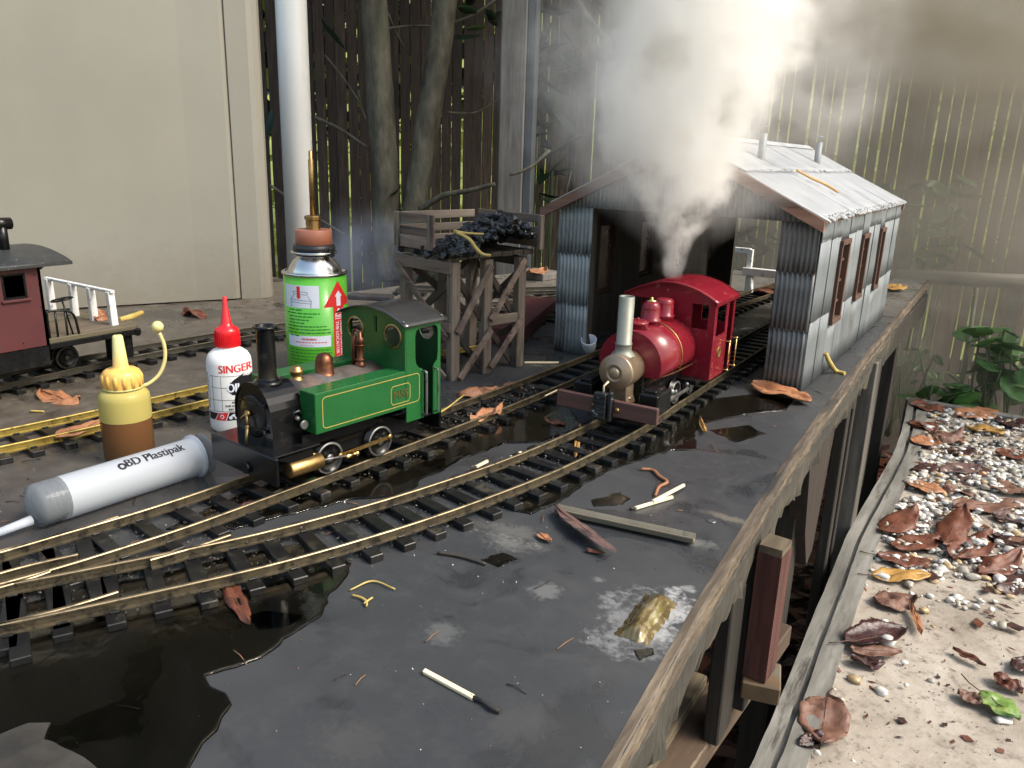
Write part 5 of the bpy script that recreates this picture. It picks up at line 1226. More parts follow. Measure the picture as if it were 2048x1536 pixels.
for w_ in (28, 60, 48, 40, 30, 72, 78, 80, 20):
    x = 577 + (3 if w_ < 60 else 0)
    while x < 577 + w_:
        k = U(4, 11); small.append(rect(x, y, min(x + k, 577 + w_), y + 2.4)); x += k + 1.6
    y += 6.4
y = 690
for w_ in (78, 80, 76, 70, 60, 30, 70, 40):
    x = 578
    while x < 578 + w_: k = U(4, 10); small.append(rect(x, y, min(x + k, 578 + w_), y + 2.6)); x += k + 1.4
    y += 6.6
body = can
deco(can, fcan, [('picture_panel', P_white, [rect(574.5, 564, 637, 608)], .012), ('red_arrow', P_red, [[(673, 556), (697, 607), (683.5, 607), (683.5, 745), (663, 745), (663, 607), (645, 607)], ], .012),
                 ('warning_panel', P_white, [rect(577, 663, 657, 685)], .012), ('small_print', P_dkgreen, small, .014)], None)
m = MB()
for p in ([(673.5, 576), (680.5, 587), (677.5, 587), (677.5, 606), (669.5, 606), (669.5, 587), (666.5, 587)], rect(666, 627, 680.5, 628.5), rect(666, 630.5, 680.5, 632)): poly_on(m, p, fcan, .02, 2)
for a, b_ in (((673.3, 611), (666.5, 625)), ((673.3, 611), (680, 625)), ((666.5, 625), (680, 625))):
    d = Vector((b_[0] - a[0], b_[1] - a[1])).normalized() * .9; nn = Vector((-d.y, d.x)); poly_on(m, [(a[0] + nn.x, a[1] + nn.y), (b_[0] + nn.x, b_[1] + nn.y), (b_[0] - nn.x, b_[1] - nn.y), (a[0] - nn.x, a[1] - nn.y)], fcan, .02, 1.5)
add_text(m, 'THE LOCATOR TAB O', 8.6, lambda u, v, d: fcan(667.0 + v * .95, 636 + u * 1.12, .02), bold=.25)
add_text(m, 'ALIGN CARTRIDGE COLLAR', 8.6, lambda u, v, d: fcan(675.5 + v * .95, 636 + u * 1.12, .02), bold=.25)
m.build('arrow_lettering', P_white, can)
m = MB()
add_text(m, 'WARNING', 6.2, lambda u, v, d: fcan(601 + u * .95, 671.5 - v, .022), bold=.25); add_text(m, 'DO NOT REFILL', 3.6, lambda u, v, d: fcan(598 + u, 683 - v, .022))
for x in range(590, 645, 6): poly_on(m, rect(x, 675, x + 4.5, 677), fcan, .022)
m.build('warning_lettering', P_red, can)
m = MB(); poly_on(m, [(595.5, 566), (601.5, 566), (601.5, 586), (603, 586), (598.5, 591), (594, 586), (595.5, 586)], fcan, .022, 1.5); m.build('red_pointer', P_red, can)
m = MB()
def line_on(a, b_, w=.45):
    d = Vector((b_[0] - a[0], b_[1] - a[1])); L_ = d.length; d.normalize(); nn = Vector((-d.y, d.x)) * w
    poly_on(m, [(a[0] + nn.x, a[1] + nn.y), (b_[0] + nn.x, b_[1] + nn.y), (b_[0] - nn.x, b_[1] - nn.y), (a[0] - nn.x, a[1] - nn.y)], fcan, .022, 2.5)
for a, b_ in (((589, 576), (615, 577)), ((589, 576), (590, 581)), ((615, 577), (615, 582)), ((590, 581), (615, 582)), ((590, 583), (584, 592)), ((615, 584), (622, 594)), ((584, 592), (622, 594)), ((584, 592), (584, 597)), ((622, 594), (622, 599)), ((584, 597), (622, 599)), ((584.5, 597), (584.5, 607)), ((621, 599), (621, 607))): line_on(a, b_)
m.build('line_drawing', P_grey, can)

# --- white oil bottle with red cap
b0 = at(468, 868); bc = Vector((b0.x, b0.y, 0)) + Vector((b0.x, b0.y, 0)).normalized() * 2.0
ba = math.atan2(-bc.y, -bc.x); BR = 1.97
dpt = (bc.x * _x[2] + bc.y * _y[2] - 25 * _u[2] + 4 * _u[2]) if False else None
ob = thing('oil_bottle', 'white plastic oil bottle with red nozzle cap and red SINGER lettering beside the green locomotive', 'oil bottle', (bc.x, bc.y, 0))
wp = pbr('white_bottle_plastic', [(.74, .74, .73)], 20, rough=(.3, .38), bump=.03, sss=.1)
m = MB(); m.lathe([(1.6, 0), (1.85, .06), (1.94, .3), (BR, .7), (BR, 6.3), (1.9, 6.75), (1.68, 7.15), (1.3, 7.45), (1.02, 7.55), (1.0, 7.9)], (0, 0, 0), 56); m.build('bottle_body', wp, ob)
rp = pbr('glossy_red_plastic', [(.62, .012, .018)], 20, rough=(.2, .28), bump=.02)
m = MB(); m.lathe([(1.05, 7.75), (1.1, 7.8), (1.08, 9.15), (1.0, 9.4), (.62, 9.55), (.45, 9.9), (.24, 11.4), (.22, 11.45), (.18, 12.15), (.1, 12.25)], (0, 0, 0), 40)
for i in range(36): a = i * math.pi / 18; m.box((math.cos(a) * 1.1, math.sin(a) * 1.1, 8.4), (.04, .05, 1.15), rz=a)
m.build('nozzle_cap', rp, ob)
_fb = wrapper(0, 0, BR, 0, 24.4, 467, 868, ba)
def fb_(px, py, lift=0):
    v = _fb(px, py, lift); v.z = 1.64 + (833 - py) / 21.8; return v
m = MB(); add_text(m, 'SINGER', 22, lambda u, v, d: fb_(444 + u * .95, 745 - v - (u * .03), .012), bold=.7); m.build('brand_lettering', P_red, ob)
m = MB(); poly_on(m, [(439, 826), (459, 824), (452, 841), (432, 841)], fb_, .012); m.build('red_badge', P_red, ob)
m = MB()
blob = [(458, 789)]; blob = [(462, 768), (475, 758), (500, 745), (492, 752), (506, 754), (519, 751), (519, 789), (500, 792), (470, 789), (459, 780)]
poly_on(m, blob, fb_, .012, 2)
for y in (751, 774, 799, 822): poly_on(m, rect(426, y, 518, y + .8), fb_, .010)
for x in (430, 447): poly_on(m, rect(x, 751, x + .7, 822), fb_, .010)
for i in range(24): poly_on(m, rect(420, 748 + i * 3, 420 + U(2, 5), 749.6 + i * 3), fb_, .010)
poly_on(m, [(418, 826), (438, 826), (430, 841), (418, 841)], fb_, .012); poly_on(m, [(461, 824), (519, 824), (519, 839), (454, 841)], fb_, .012)
add_text(m, 'ALL', 6, lambda u, v, d: fb_(467 + u, 806 - v, .014), bold=.3); add_text(m, 'FOR H', 6, lambda u, v, d: fb_(454 + u, 813 - v, .014), bold=.3); add_text(m, 'IND', 6, lambda u, v, d: fb_(460 + u, 820 - v, .014), bold=.3)
m.build('black_print', P_black, ob)
m = MB(); add_text(m, 'OIL', 25, lambda u, v, d: fb_(459 + u * .8, 783 - v, .024), bold=1.1)
m.build('oil_lettering', P_white, ob); m = MB()
for cx in (463, 475): 
    poly_on(m, [(cx + 4 * math.cos(t / 8 * 6.283), 835 + 3.6 * math.sin(t / 8 * 6.283)) for t in range(8)], fb_, .024, 1.5)
poly_on(m, [(463, 831), (470, 827), (478, 830), (472, 834)], fb_, .024, 1.5)
m.build('motorbike_icon', P_white, ob); m = MB()
poly_on(m, [(445.5 + 4.2 * math.cos(t / 12 * 6.283), 833 + 4.6 * math.sin(t / 12 * 6.283)) for t in range(12)], fb_, .024, 1.5)
m.build('target_ring', P_white, ob)
m = MB(); poly_on(m, [(445.5 + 2.4 * math.cos(t / 12 * 6.283), 833 + 2.8 * math.sin(t / 12 * 6.283)) for t in range(12)], fb_, .034, 1.5); m.build('red_dot', P_red, ob)

# --- translucent yellow bottle of brown oil with a strap cap
y0 = at(263, 930); yc_ = Vector((y0.x, y0.y, 0)) + Vector((y0.x, y0.y, 0)).normalized() * 1.6
yb = thing('dropper_bottle', 'translucent yellow dropper bottle half full of brown oil with its cap hanging on a strap', 'oil bottle', (yc_.x, yc_.y, 0))
def plastic(name, c, tr_, r=.3, ior=1.3):
    m_, n, b = newmat(name); b.inputs['Base Color'].default_value = (*c, 1); b.inputs['Roughness'].default_value = r; b.inputs['Transmission Weight'].default_value = tr_; b.inputs['IOR'].default_value = ior
    b.inputs['Transmission Weight'].default_value = 0
    t = m_.node_tree; tp = t.nodes.new('ShaderNodeBsdfTransparent'); tp.inputs[0].default_value = (c[0] ** .4, c[1] ** .4, c[2] ** .4, 1); mx = t.nodes.new('ShaderNodeMixShader'); mx.inputs[0].default_value = tr_
    out = [x for x in t.nodes if x.type == 'OUTPUT_MATERIAL'][0]; t.links.new(b.outputs[0], mx.inputs[1]); t.links.new(tp.outputs[0], mx.inputs[2]); t.links.new(mx.outputs[0], out.inputs[0])
    return m_
m = MB(); m.lathe([(1.95, 3.6), (1.95, 5.2), (1.9, 5.6), (1.65, 5.95), (1.2, 6.1), (1.2, 6.3)], (0, 0, 0), 48, cap=False); m.build('bottle_body', plastic('yellowed_plastic', (.50, .42, .13), .22, .3), yb)
m = MB(); m.lathe([(1.5, 0), (1.85, .08), (1.92, .35), (1.95, 3.6)], (0, 0, 0), 48, cap=False); m.build('bottle_base', plastic('oily_clear_plastic', (.34, .2, .09), .72, .25), yb)
m = MB(); m.lathe([(1.7, .15), (1.82, .3), (1.86, 3.5), (1.84, 3.55), (.01, 3.55)], (0, 0, 0), 48); m.build('oil', pbr('brown_oil', [(.20, .065, .03)], 20, rough=(.1, .15), bump=0), yb)
m = MB(); m.lathe([(1.42, 6.1), (1.48, 6.25), (1.45, 7.2), (1.36, 7.5), (1.1, 7.68), (.7, 7.72), (.58, 7.9), (.38, 10.3), (.3, 10.38)], (0, 0, 0), 40)
for i in range(14): a = i * math.pi / 7; m.lathe([(.2, 6.3), (.22, 7.1), (.1, 7.35)], (math.cos(a) * 1.36, math.sin(a) * 1.36, 0), 8)
m.build('dropper_cap', pbr('amber_plastic', [(.75, .40, .08), (.80, .50, .14)], 40, rough=(.3, .45), bump=.05, sss=.15), yb)
m = MB(); m.lathe([(.585, 7.85), (.385, 10.32), (.31, 10.41), (.05, 10.42)], (0, 0, 0), 24, cap=False); m.build('nozzle', pbr('pale_yellow_plastic', [(.62, .56, .24)], 40, rough=(.3, .45), bump=.05), yb)
perp = Vector((-yc_.y, yc_.x, 0)).normalized() * -1
def yp(px, py):
    zz = 6.2 + (775 - py) / 24.5; return perp * ((px - 264) / 24.0) + Vector((0, 0, zz))
m = MB(); m.tube(catmull([yp(292, 778), yp(310, 774), yp(330, 757), yp(342, 730), yp(344, 700), yp(337, 672)], 6), .15, 8); m.lathe([(1.45, 6.1), (1.55, 6.15), (1.45, 6.28)], (0, 0, 0), 30, cap=False)
p = yp(335, 660); m.sphere(p, .48, 2); m.lathe([(.3, 0), (.28, .5)], (p.x - .5, p.y, p.z - .1), 12, axis='X')
m.build('strap_cap', bpy.data.materials['pale_yellow_plastic'], yb)

# --- syringe
RS = 1.52
a_, b_ = at(78, 1010, RS), at(385, 914, RS); ax = (b_ - a_); LS = ax.length
sy = thing('syringe', 'large clear plastic syringe lying on the deck with its grey plunger pushed to the tip', 'syringe', (a_.x, a_.y, RS), math.atan2(ax.y, ax.x))
frost = plastic('frosted_clear_plastic', (.60, .64, .70), .46, .3); clear = plastic('clear_plastic', (.40, .43, .46), .70, .1)
m = MB(); m.lathe([(RS, 1.5), (RS, LS)], (0, 0, 0), 64, axis='X', cap=False); m.build('barrel', frost, sy)
m = MB(); m.lathe([(RS, 1.5), (RS, -.1), (RS - .1, -.35), (.4, -.75), (.01, -.78)], (0, 0, 0), 64, axis='X', cap=False); m.build('barrel_end', clear, sy)
m = MB(); m.lathe([(RS - .1, LS - .1), (RS + .18, LS), (RS + .18, LS + .12), (RS - .14, LS + .12)], (0, 0, 0), 40, axis='X', cap=False)
plate(m, [[(1.75 * math.cos(t / 24 * 6.283), 1.75 * math.sin(t / 24 * 6.283)) for t in range(24)], circ(0, 0, RS - .1, 24)], LS + .1, LS + .22, 'X'); m.build('finger_flange', frost, sy)
m = MB(); m.box((LS / 2, 0, 0), (LS - .8, 2.3, .12)); m.box((LS / 2, 0, 0), (LS - .8, .12, 2.3)); m.lathe([(.01, LS + .9), (1.62, LS + .9), (1.66, LS + 1.0), (.01, LS + 1.05)], (0, 0, 0), 40, axis='X'); m.box((LS + .3, 0, 0), (1.4, 1.6, .12)); m.box((LS + .3, 0, 0), (1.4, .12, 1.6)); m.build('plunger', clear, sy)
m = MB(); m.lathe([(.01, -.2), (.9, -.1), (1.25, .25), (1.38, .35), (1.38, .6), (1.24, .7), (1.24, .95), (1.38, 1.05), (1.38, 1.3), (1.2, 1.4), (.01, 1.4)], (0, 0, 0), 40, axis='X'); m.build('rubber_piston', pbr('blue_grey_rubber', [(.035, .048, .062)], 30, rough=(.35, .45), bump=0), sy)
m = MB(); m.tube([(-.7, -.3, -.75), (-1.5, -.3, -.8), (-3.6, -.35, -.9)], [.34, .3, .24], 14); m.build('nozzle', frost, sy)
m = MB()
vu = Vector((0, -1, 0)).lerp(Vector((0, 0, 1)), .55).normalized(); va = math.atan2(vu.z, vu.y)
def ons(u, v): a = va - v / RS; return Vector((u, math.cos(a) * (RS + .02), math.sin(a) * (RS + .02)))
add_text(m, 'BD Plastipak', 1.05, lambda u, v, d: ons(LS * .50 + u * .86, v + .0), bold=.03)
for i in range(10):
    t0, t1 = i / 10 * 6.283, (i + 1) / 10 * 6.283; m.quad(*[ons(LS * .52 - .5 + r_ * math.cos(t), .2 + r_ * math.sin(t)) for r_, t in ((.15, t0), (.32, t0), (.32, t1), (.15, t1))])
for i in range(60): x = .8 + i * (LS - 1.6) / 60; m.quad(*[ons(x + q, 1.35 + w) for q, w in ((0, 0), (.035, 0), (.035, .45 if i % 5 == 0 else .28), (0, .45 if i % 5 == 0 else .28))])
m.build('printed_scale', P_black, sy)

# ================================================================== UNDER THE DECK
brown = wood('red_brown_post', [(.03, .010, .008), (.065, .02, .015), (.10, .035, .026)], axis='Z', dirt=((.03, .02, .015), .2, 40))
wet = wood('dark_wet_board', [(.006, .005, .004), (.014, .011, .008), (.024, .019, .014)], axis='Z', dirt=((.07, .06, .045), .07, 60))
pale = wood('pale_brown_slat', [(.06, .046, .03), (.11, .085, .052), (.15, .118, .075)], axis='Y', dirt=((.04, .03, .02), .15, 50))
def cut_box(label, c, d, mat, cat='timber', rz=0, ry=0, rx=0, name='timber_block', bev=.12):
    m = MB(); m.box((0, 0, 0), d, bev=bev, rz=0, ry=0, rx=0); o = m.build(name, mat, None, c, 0, label=label, cat=cat, rot=(rx, ry, rz)); return o
rp_ = thing('support_post', 'red-brown timber prop with a split pale top standing just outside the deck edge', 'post', (-12.1, 58.2, -14.6))
m = MB(); m.prism([(-1.0, -1.2), (.85, -1.3), (1.0, 1.1), (-.9, 1.3)], 0, 11.0); m.build('shaft', brown, rp_); m = MB(); m.prism([(-.95, -1.15), (.8, -1.2), (.95, 1.05), (-.85, 1.25)], 11.0, 11.6); m.build('split_top', pale, rp_)
cut_box('pale painted block beneath the red-brown prop', (-11.9, 58.4, -15.5), (3.0, 3.6, 1.6), pbr('painted_block', [(.14, .15, .135), (.13, .085, .045), (.07, .045, .025)], 12, bump=.4), name='packing_block', rz=.25)
cut_box('dark ribbed upright board beside the red-brown prop', (-14.0, 54.6, -12.5), (1.2, 3.4, 13), wet, name='upright_board', rx=.03)
cut_box('thin dark upright batten behind the red-brown prop', (-13.4, 58.4, -11.5), (1.2, 1.6, 14), wet, name='upright_batten')
cut_box('long dark brown stretcher board low under the near deck edge', (-15.4, 57.0, -20.0), (3.2, 34, 2.2), wood('speckled_brown_board', [(.05, .032, .02), (.09, .058, .036)], axis='Y', dirt=((.25, .2, .12), .05, 200)), name='stretcher_board', rz=-.06)
cut_box('wide pale slat nailed flat under the near deck edge', (-18.0, 52.4, -18.4), (3.0, 15, 1.0), pale, name='packing_board', rz=.02)
cut_box('second pale slat half hidden behind the wide one', (-21.6, 50.5, -18.8), (1.8, 18, 1.0), pale, name='packing_board', rz=-.12)
cut_box('short pale offcut leaning under the near slats', (-15.3, 47.5, -22.0), (1.2, 12, 2.2), pale, name='pale_offcut', rz=.1)
m = MB(); m.prism([(83, -1.9), (97, -1.9), (93.0, -19.5), (90.5, -20.5), (87, -15)], -17.0, -15.1, axis='X'); m.build('bracket_board', wood('rusty_bracket_board', [(.014, .010, .008), (.034, .022, .016)], axis='Z', dirt=((.06, .05, .035), .1, 50)), label='tapered brown bracket board bolted under the deck edge', cat='bracket')
mossy = wood('mossy_grey_post', [(.05, .045, .038), (.10, .092, .08), (.15, .14, .12)], axis='Z', dirt=((.02, .02, .016), .2, 30))
lp = [((-17.0, 128, -33), (3.6, 4.2, 60), mossy, 'stout grey mossy post under the far half of the deck edge'), ((-16.8, 112.5, -30), (1.4, 2.2, 56), wet, 'thin dark upright just before the stout mossy post'), ((-17.0, 118, -28), (1.4, 1.6, 52), wet, 'slim dark batten between the thin upright and the mossy post'),
      ((-19.2, 152, -28), (3.0, 2.4, 48), wet, 'brown board on edge under the far end of the deck'), ((-20.2, 178, -33), (4, 4, 60), wet, 'farthest dark post under the deck end'), ((-17.8, 88, -35), (3.2, 3.2, 64), wet, 'dark leg behind the tapered bracket'), ((-21, 40, -33), (4.4, 4.4, 60), wet, 'dark leg under the near corner of the deck')]
for c, d, mt, lab in lp: cut_box(lab, c, d, mt, 'post', name='deck_post')
cut_box('dark joist running under the deck edge', (-17.5, 100, -4.2), (2.6, 200, 4.4), wet, 'joist', name='joist')
for i, y in enumerate((30, 62, 94, 126, 158, 190)): 
    o = cut_box(('nearest', 'second', 'third', 'fourth', 'fifth', 'farthest')[i] + ' cross joist counted from the near end under the deck', (-60, y, -4.4), (82, 2.6, 4.6), wet, 'joist', name='joist'); o['group'] = 'cross joists under the deck'

# ================================================================== LEAVES AND LITTER
def lm_(name, cols, rough=(.3, .65), dirt=None): 
    return pbr(name, cols, 26, rough=rough, bump=.9, bscale=110, dirt=dirt or ((cols[0][0] * .4, cols[0][1] * .5, cols[0][2] * .6), .2, 35), bdist=.0015, spec=.4)
LB1 = lm_('wet_red_brown_leaf', [(.065, .02, .011), (.12, .038, .02), (.17, .062, .035)], dirt=((.05, .02, .012), .14, 50))
LB2 = lm_('dark_wine_leaf', [(.03, .014, .014), (.07, .028, .026)], (.12, .4))
LB3 = lm_('dull_pink_brown_leaf', [(.12, .06, .042), (.20, .105, .072)], (.35, .6), dirt=((.08, .04, .03), .15, 60))
LB4 = lm_('ochre_leaf', [(.34, .18, .045), (.44, .26, .075)], (.3, .5), dirt=((.14, .07, .03), .1, 60))
LB5 = lm_('half_green_leaf', [(.10, .17, .035), (.16, .26, .06), (.30, .30, .09)], (.25, .45))
LB6 = lm_('orange_brown_leaf', [(.30, .12, .055), (.40, .19, .095)], (.4, .6), dirt=((.10, .045, .03), .12, 50))
LB7 = lm_('mauve_leaf', [(.10, .058, .052), (.15, .092, .082)], (.35, .55))
stem_m = pbr('leaf_stalk', [(.07, .035, .02), (.12, .06, .03)], 60, bump=.2)
def leaf(px0, px1, z, w, mat, label, stem=0, curl=.12, fold=.12, wav=.12, roll=0, seed=0, tilt=None, group=None, nu=26, nv=10, name='fallen_leaf', cat='leaf'):
    a, c = at(*px0, z), at(*px1, z); d = c - a; Lc = d.length
    curl, fold = curl * (.45 if seed % 2 else .2), fold * (.3, -.45, .15, -.2)[seed % 4]; tilt = (tilt or 0) * .35; wav = wav * 1.35
    me = leafmesh(Lc, w, fold, curl, nu, nv, mat, wav, seed, 0)
    o = put(name, me, None, (a.x, a.y, z - curl * Lc * .0 + .1), 0, label, cat, group); o.rotation_euler = (roll, -(tilt or 0), math.atan2(d.y, d.x))
    m = MB()                                                # midrib and stalk as its own part
    pts = [Vector((u * Lc, 0, curl * Lc * (u - .5) ** 2 * 1.6 + wav * nz(u * 2.6, 0, seed) * w + wav * .3 * nz(u * 7, 0, seed) * w + .04)) for u in (0, .15, .3, .45, .6, .75, .9)]
    if stem: pts = [Vector((-stem, stem * .25, pts[0].z * .4)), Vector((-stem * .5, stem * .05, pts[0].z * .8))] + pts
    n_ = len(pts); m.tube(pts, [.075 - .055 * i / (n_ - 1) for i in range(n_)], 5); m.build('midrib', stem_m, o); return o
zb = ZB + .1
for i, (a, c, w, mt, lab, kw) in enumerate([
    ((1655, 1395), (1640, 1490), 5.0, LB3, 'pinkish brown leaf with a long stalk flat on the concrete nearest the camera', dict(stem=1.8, curl=.02)),
    ((1690, 1288), (1812, 1262), 4.2, LB2, 'dark wine leaf curled over like a tent on the concrete', dict(stem=2, curl=.18, fold=-.35)),
    ((1700, 1300), (1805, 1305), 2.6, LB3, 'grey-brown leaf tucked beneath the curled wine leaf', dict(curl=.1)),
    ((1700, 1318), (1770, 1330), 2.2, LB2, 'shrivelled blackish leaf scrap below the curled wine leaf', dict(curl=.2, wav=.25)),
    ((1745, 1152), (1862, 1150), 3.4, LB4, 'ochre yellow leaf lying across the pebbles', dict(stem=2, curl=.10, fold=.1)),
    ((1752, 1205), (1830, 1196), 4.4, LB3, 'ragged brown leaf just below the ochre one', dict(wav=.2)),
    ((1752, 1112), (1860, 1128), 3.6, LB1, 'long reddish leaf just above the ochre one', dict(stem=2.2, curl=.16)),
    ((1762, 1068), (1830, 1030), 4.6, LB1, 'wet red-brown leaf standing up at the edge of the pebbles', dict(curl=.25, fold=.3, tilt=.3)),
    ((1785, 1095), (1880, 1080), 4.8, LB1, 'broad glossy red-brown leaf in the middle of the heap', dict(curl=.14)),
    ((1885, 1095), (1925, 1035), 4.6, LB1, 'red-brown leaf propped upright beside the broad glossy one', dict(curl=.3, fold=.25, tilt=.35)),
    ((1905, 1120), (1985, 1070), 5.2, LB1, 'large crumpled reddish leaf right of the heap', dict(wav=.25)),
    ((1955, 1150), (2040, 1110), 4.2, LB1, 'torn rusty leaf at the right end of the heap', dict(wav=.28)),
    ((1975, 1075), (2075, 1095), 3.8, LB2, 'black-brown leaf near the right picture edge beyond the heap', dict(curl=.2)),
    ((1990, 1180), (2080, 1150), 4.6, LB2, 'dark folded leaf at the right picture edge', dict(fold=.35)),
    ((1812, 965), (1890, 985), 4.6, LB6, 'light brown curled leaf among pebbles beside the timber edging', dict(curl=.22, fold=.2)),
    ((1828, 945), (1872, 930), 3.4, LB2, 'small dark leaf behind the light brown curled one', dict(curl=.2)),
    ((1880, 945), (1960, 930), 5.4, LB7, 'mauve-brown oval leaf lying on white pebbles', dict(curl=.06)),
    ((1885, 975), (1950, 990), 4.2, LB3, 'muddy grey-brown leaf below the mauve oval one', dict(wav=.2)),
    ((1965, 970), (2070, 985), 6.6, LB3, 'big pinkish leaf at the right edge level with the pebbles', dict(curl=.06)),
    ((1905, 1015), (2060, 1005), 5.6, LB3, 'long flat pink-brown leaf above the heap', dict(curl=.04, wav=.14)),
    ((1985, 1030), (2075, 1050), 5.0, LB7, 'purplish folded leaf right of the long flat one', dict(fold=.3)),
    ((1930, 855), (2010, 868), 5.4, LB4, 'yellow-tan leaf at the far end of the pebble bed', dict(curl=.1, fold=-.1)),
    ((1820, 812), (1895, 818), 7.4, LB1, 'dark brown leaf against the far timber', dict(curl=.12)),
    ((1825, 855), (1870, 850), 6.4, LB1, 'small chestnut leaf at the far left corner of the bed', dict(curl=.2)),
    ((1915, 832), (1990, 820), 8.0, LB6, 'broad orange-brown leaf near the far timber', dict(curl=.1)),
    ((2000, 850), (2080, 840), 9.0, LB2, 'large blackish leaf at the far right of the bed', dict(curl=.1)),
    ((1875, 880), (1925, 870), 6.0, LB3, 'crumpled dull leaf in the middle far part of the bed', dict(wav=.25)),
    ((1990, 905), (2070, 915), 5.2, LB1, 'narrow wet brown leaf at the right edge over white pebbles', dict(curl=.15)),
    ((1832, 890), (1868, 880), 5.6, LB6, 'curled tan leaf standing near the timber edging', dict(curl=.4, fold=.3)),
    ((1905, 905), (1950, 900), 4.6, LB2, 'dark red leaf between two patches of white pebbles', dict(curl=.2)),
    ((1960, 1385), (2040, 1440), 3.6, LB5, 'half green leaf with yellow stalk at the lower right', dict(stem=3, curl=.12, fold=.15)),
    ((1915, 1382), (1965, 1410), 2.0, LB3, 'small torn brown leaf piece on the concrete', dict(wav=.2)),
    ((1905, 1298), (1972, 1333), 1.2, LB1, 'thin rusty curled sliver on the concrete', dict(wav=.3)),
    ((1988, 1350), (2046, 1385), 2.6, LB1, 'reddish shrivelled leaf above the half green one', dict(wav=.3, curl=.2)),
    ((2022, 1320), (2070, 1342), 3.6, LB2, 'dark leaf cut by the right picture edge above the green one', dict(curl=.2)),
    ((1822, 1208), (1843, 1272), 1.1, LB6, 'orange twisted strip of leaf on the concrete', dict(wav=.4, curl=.15)),
    ((1610, 1470), (1640, 1500), 3.0, LB2, 'black decayed leaf under the nearest pinkish leaf', dict(wav=.2)),
]): leaf(a, c, zb, w, mt, lab, seed=i, **kw)
# deck litter
leaf((1112, 1018), (1232, 1110), .55, 1.35, LB7, 'long narrow mauve leaf lying over the loose piece of rail', stem=.3, curl=.06, seed=51, roll=-.2)
leaf((1505, 768), (1622, 806), .4, 4.2, LB6, 'big orange-brown leaf with dark stalk at the foot of the shed', stem=2.8, curl=.18, fold=.18, seed=52)
leaf((82, 786), (158, 806), .15, 3.0, LB6, 'reddish curled leaf between the yellow track and the caboose track', stem=2, curl=.16, seed=53, wav=.2)
leaf((915, 790), (1000, 782), .2, 2.6, LB6, 'salmon red torn leaf beside the track near the coal stage', curl=.1, wav=.3, seed=54)
leaf((990, 785), (1055, 765), .2, 2.0, LB3, 'pinkish torn leaf between the coal stage and the track', curl=.1, wav=.3, seed=55)
leaf((940, 842), (1005, 818), .9, 1.6, LB6, 'orange scrap of bark leaf caught between the rails', curl=.1, wav=.4, seed=56)
leaf((1090, 842), (1130, 850), .15, .8, LB1, 'small rusty catkin lying on wet deck', wav=.4, seed=57)
leaf((110, 880), (215, 838), .75, 1.9, LB6, 'pinkish strip of bark between the yellow rails', curl=.05, wav=.2, seed=58)
leaf((445, 1155), (500, 1250), .12, 1.1, LB1, 'rusty wet leaf floating in the puddle below the track', wav=.2, seed=59, curl=.02)
leaf((1075, 1070), (1102, 1086), .1, .7, LB6, 'tiny orange leaf scrap on the dry deck', seed=60)
leaf((1172, 1102), (1210, 1108), .1, .5, LB1, 'tiny dark red leaf scrap beside the mauve leaf tip', seed=61)
leaf((367, 624), (412, 634), .25, 2.4, LB1, 'brown curled leaf lying in a damp ring beside the tank', curl=.2, wav=.3, seed=62)
leaf((190, 640), (214, 636), 5.7, 2.2, LB6, 'orange leaf standing against the railing of the caboose platform', curl=.2, fold=.2, seed=63, tilt=.6, roll=1.0)
leaf((1150, 920), (1160, 850), .2, .5, LB4, 'small pale curl on the deck by the rail', seed=64)
leaf((1400, 840), (1412, 872), .2, .55, LB4, 'ochre twisted sliver beside the siding track', curl=.3, wav=.3, seed=65)
leaf((1770, 578), (1800, 572), .6, 5.5, LB4, 'yellow leaf behind the far corner of the shed', curl=.25, seed=66)
leaf((1530, 590), (1560, 578), .8, 7.0, LB1, 'dark orange leaf below the white buffer stop', curl=.25, seed=67)
def twig(pts, r, mat, label, z=.15, cat='twig', name='twig', pp=None):
    P_ = pp or [at(x, y, z) for x, y in pts]; m = MB(); path = catmull(P_, 6); k = len(path); m.tube(path, [r * (1 - .5 * abs(i / k - .4)) for i in range(k)], 7); return m.build(name, mat, label=label, cat=cat)
yt = pbr('yellow_twig', [(.38, .27, .06), (.5, .38, .12)], 60, bump=.2); rt_ = pbr('rusty_twig', [(.22, .09, .04), (.34, .15, .07)], 60, bump=.4); bt = pbr('dark_twig', [(.02, .018, .015), (.05, .04, .03)], 60, bump=.4)
twig([(1282, 938), (1305, 940), (1318, 952), (1334, 964), (1318, 974), (1310, 992)], .16, rt_, 'rusty brown curling twig beside the paired matches')
twig([(705, 1190), (722, 1195), (733, 1203), (733, 1212)], .08, yt, 'tiny yellow-green forked twig at the rim of the puddle')
twig([(745, 1195), (733, 1203), (728, 1207)], .07, yt, 'tiny yellow-green side shoot at the rim of the puddle')
twig([(238, 640), (262, 634), (284, 625)], .5, yt, 'pale yellow stick lying in the left damp ring by the tank')
twig([(60, 822), (88, 823)], .12, yt, 'short yellow stalk on the dirt near the yellow track')
twig([(875, 1105), (920, 1112), (972, 1128)], .13, bt, 'thin black burnt stick on the deck below the curved track')
twig([(800, 850), (845, 838), (885, 822), (928, 790)], .1, yt, 'pale straw looped over the rail behind the green locomotive', z=1.3)
twig([(700, 1180), (745, 1162), (790, 1178)], .06, yt, 'thin dry grass stalk on the deck near the puddle')
pz = [at_x(1651, 706, -18.2), at_x(1660, 726, -17.6), at(1672, 742, .25), at(1690, 747, .2)]
twig(None, .32, yt, 'yellow bent stalk leaning on the side of the shed', pp=pz)
n_, o_ = Vector((.5, 0, 1)), Vector((-34, 0, 27.95))
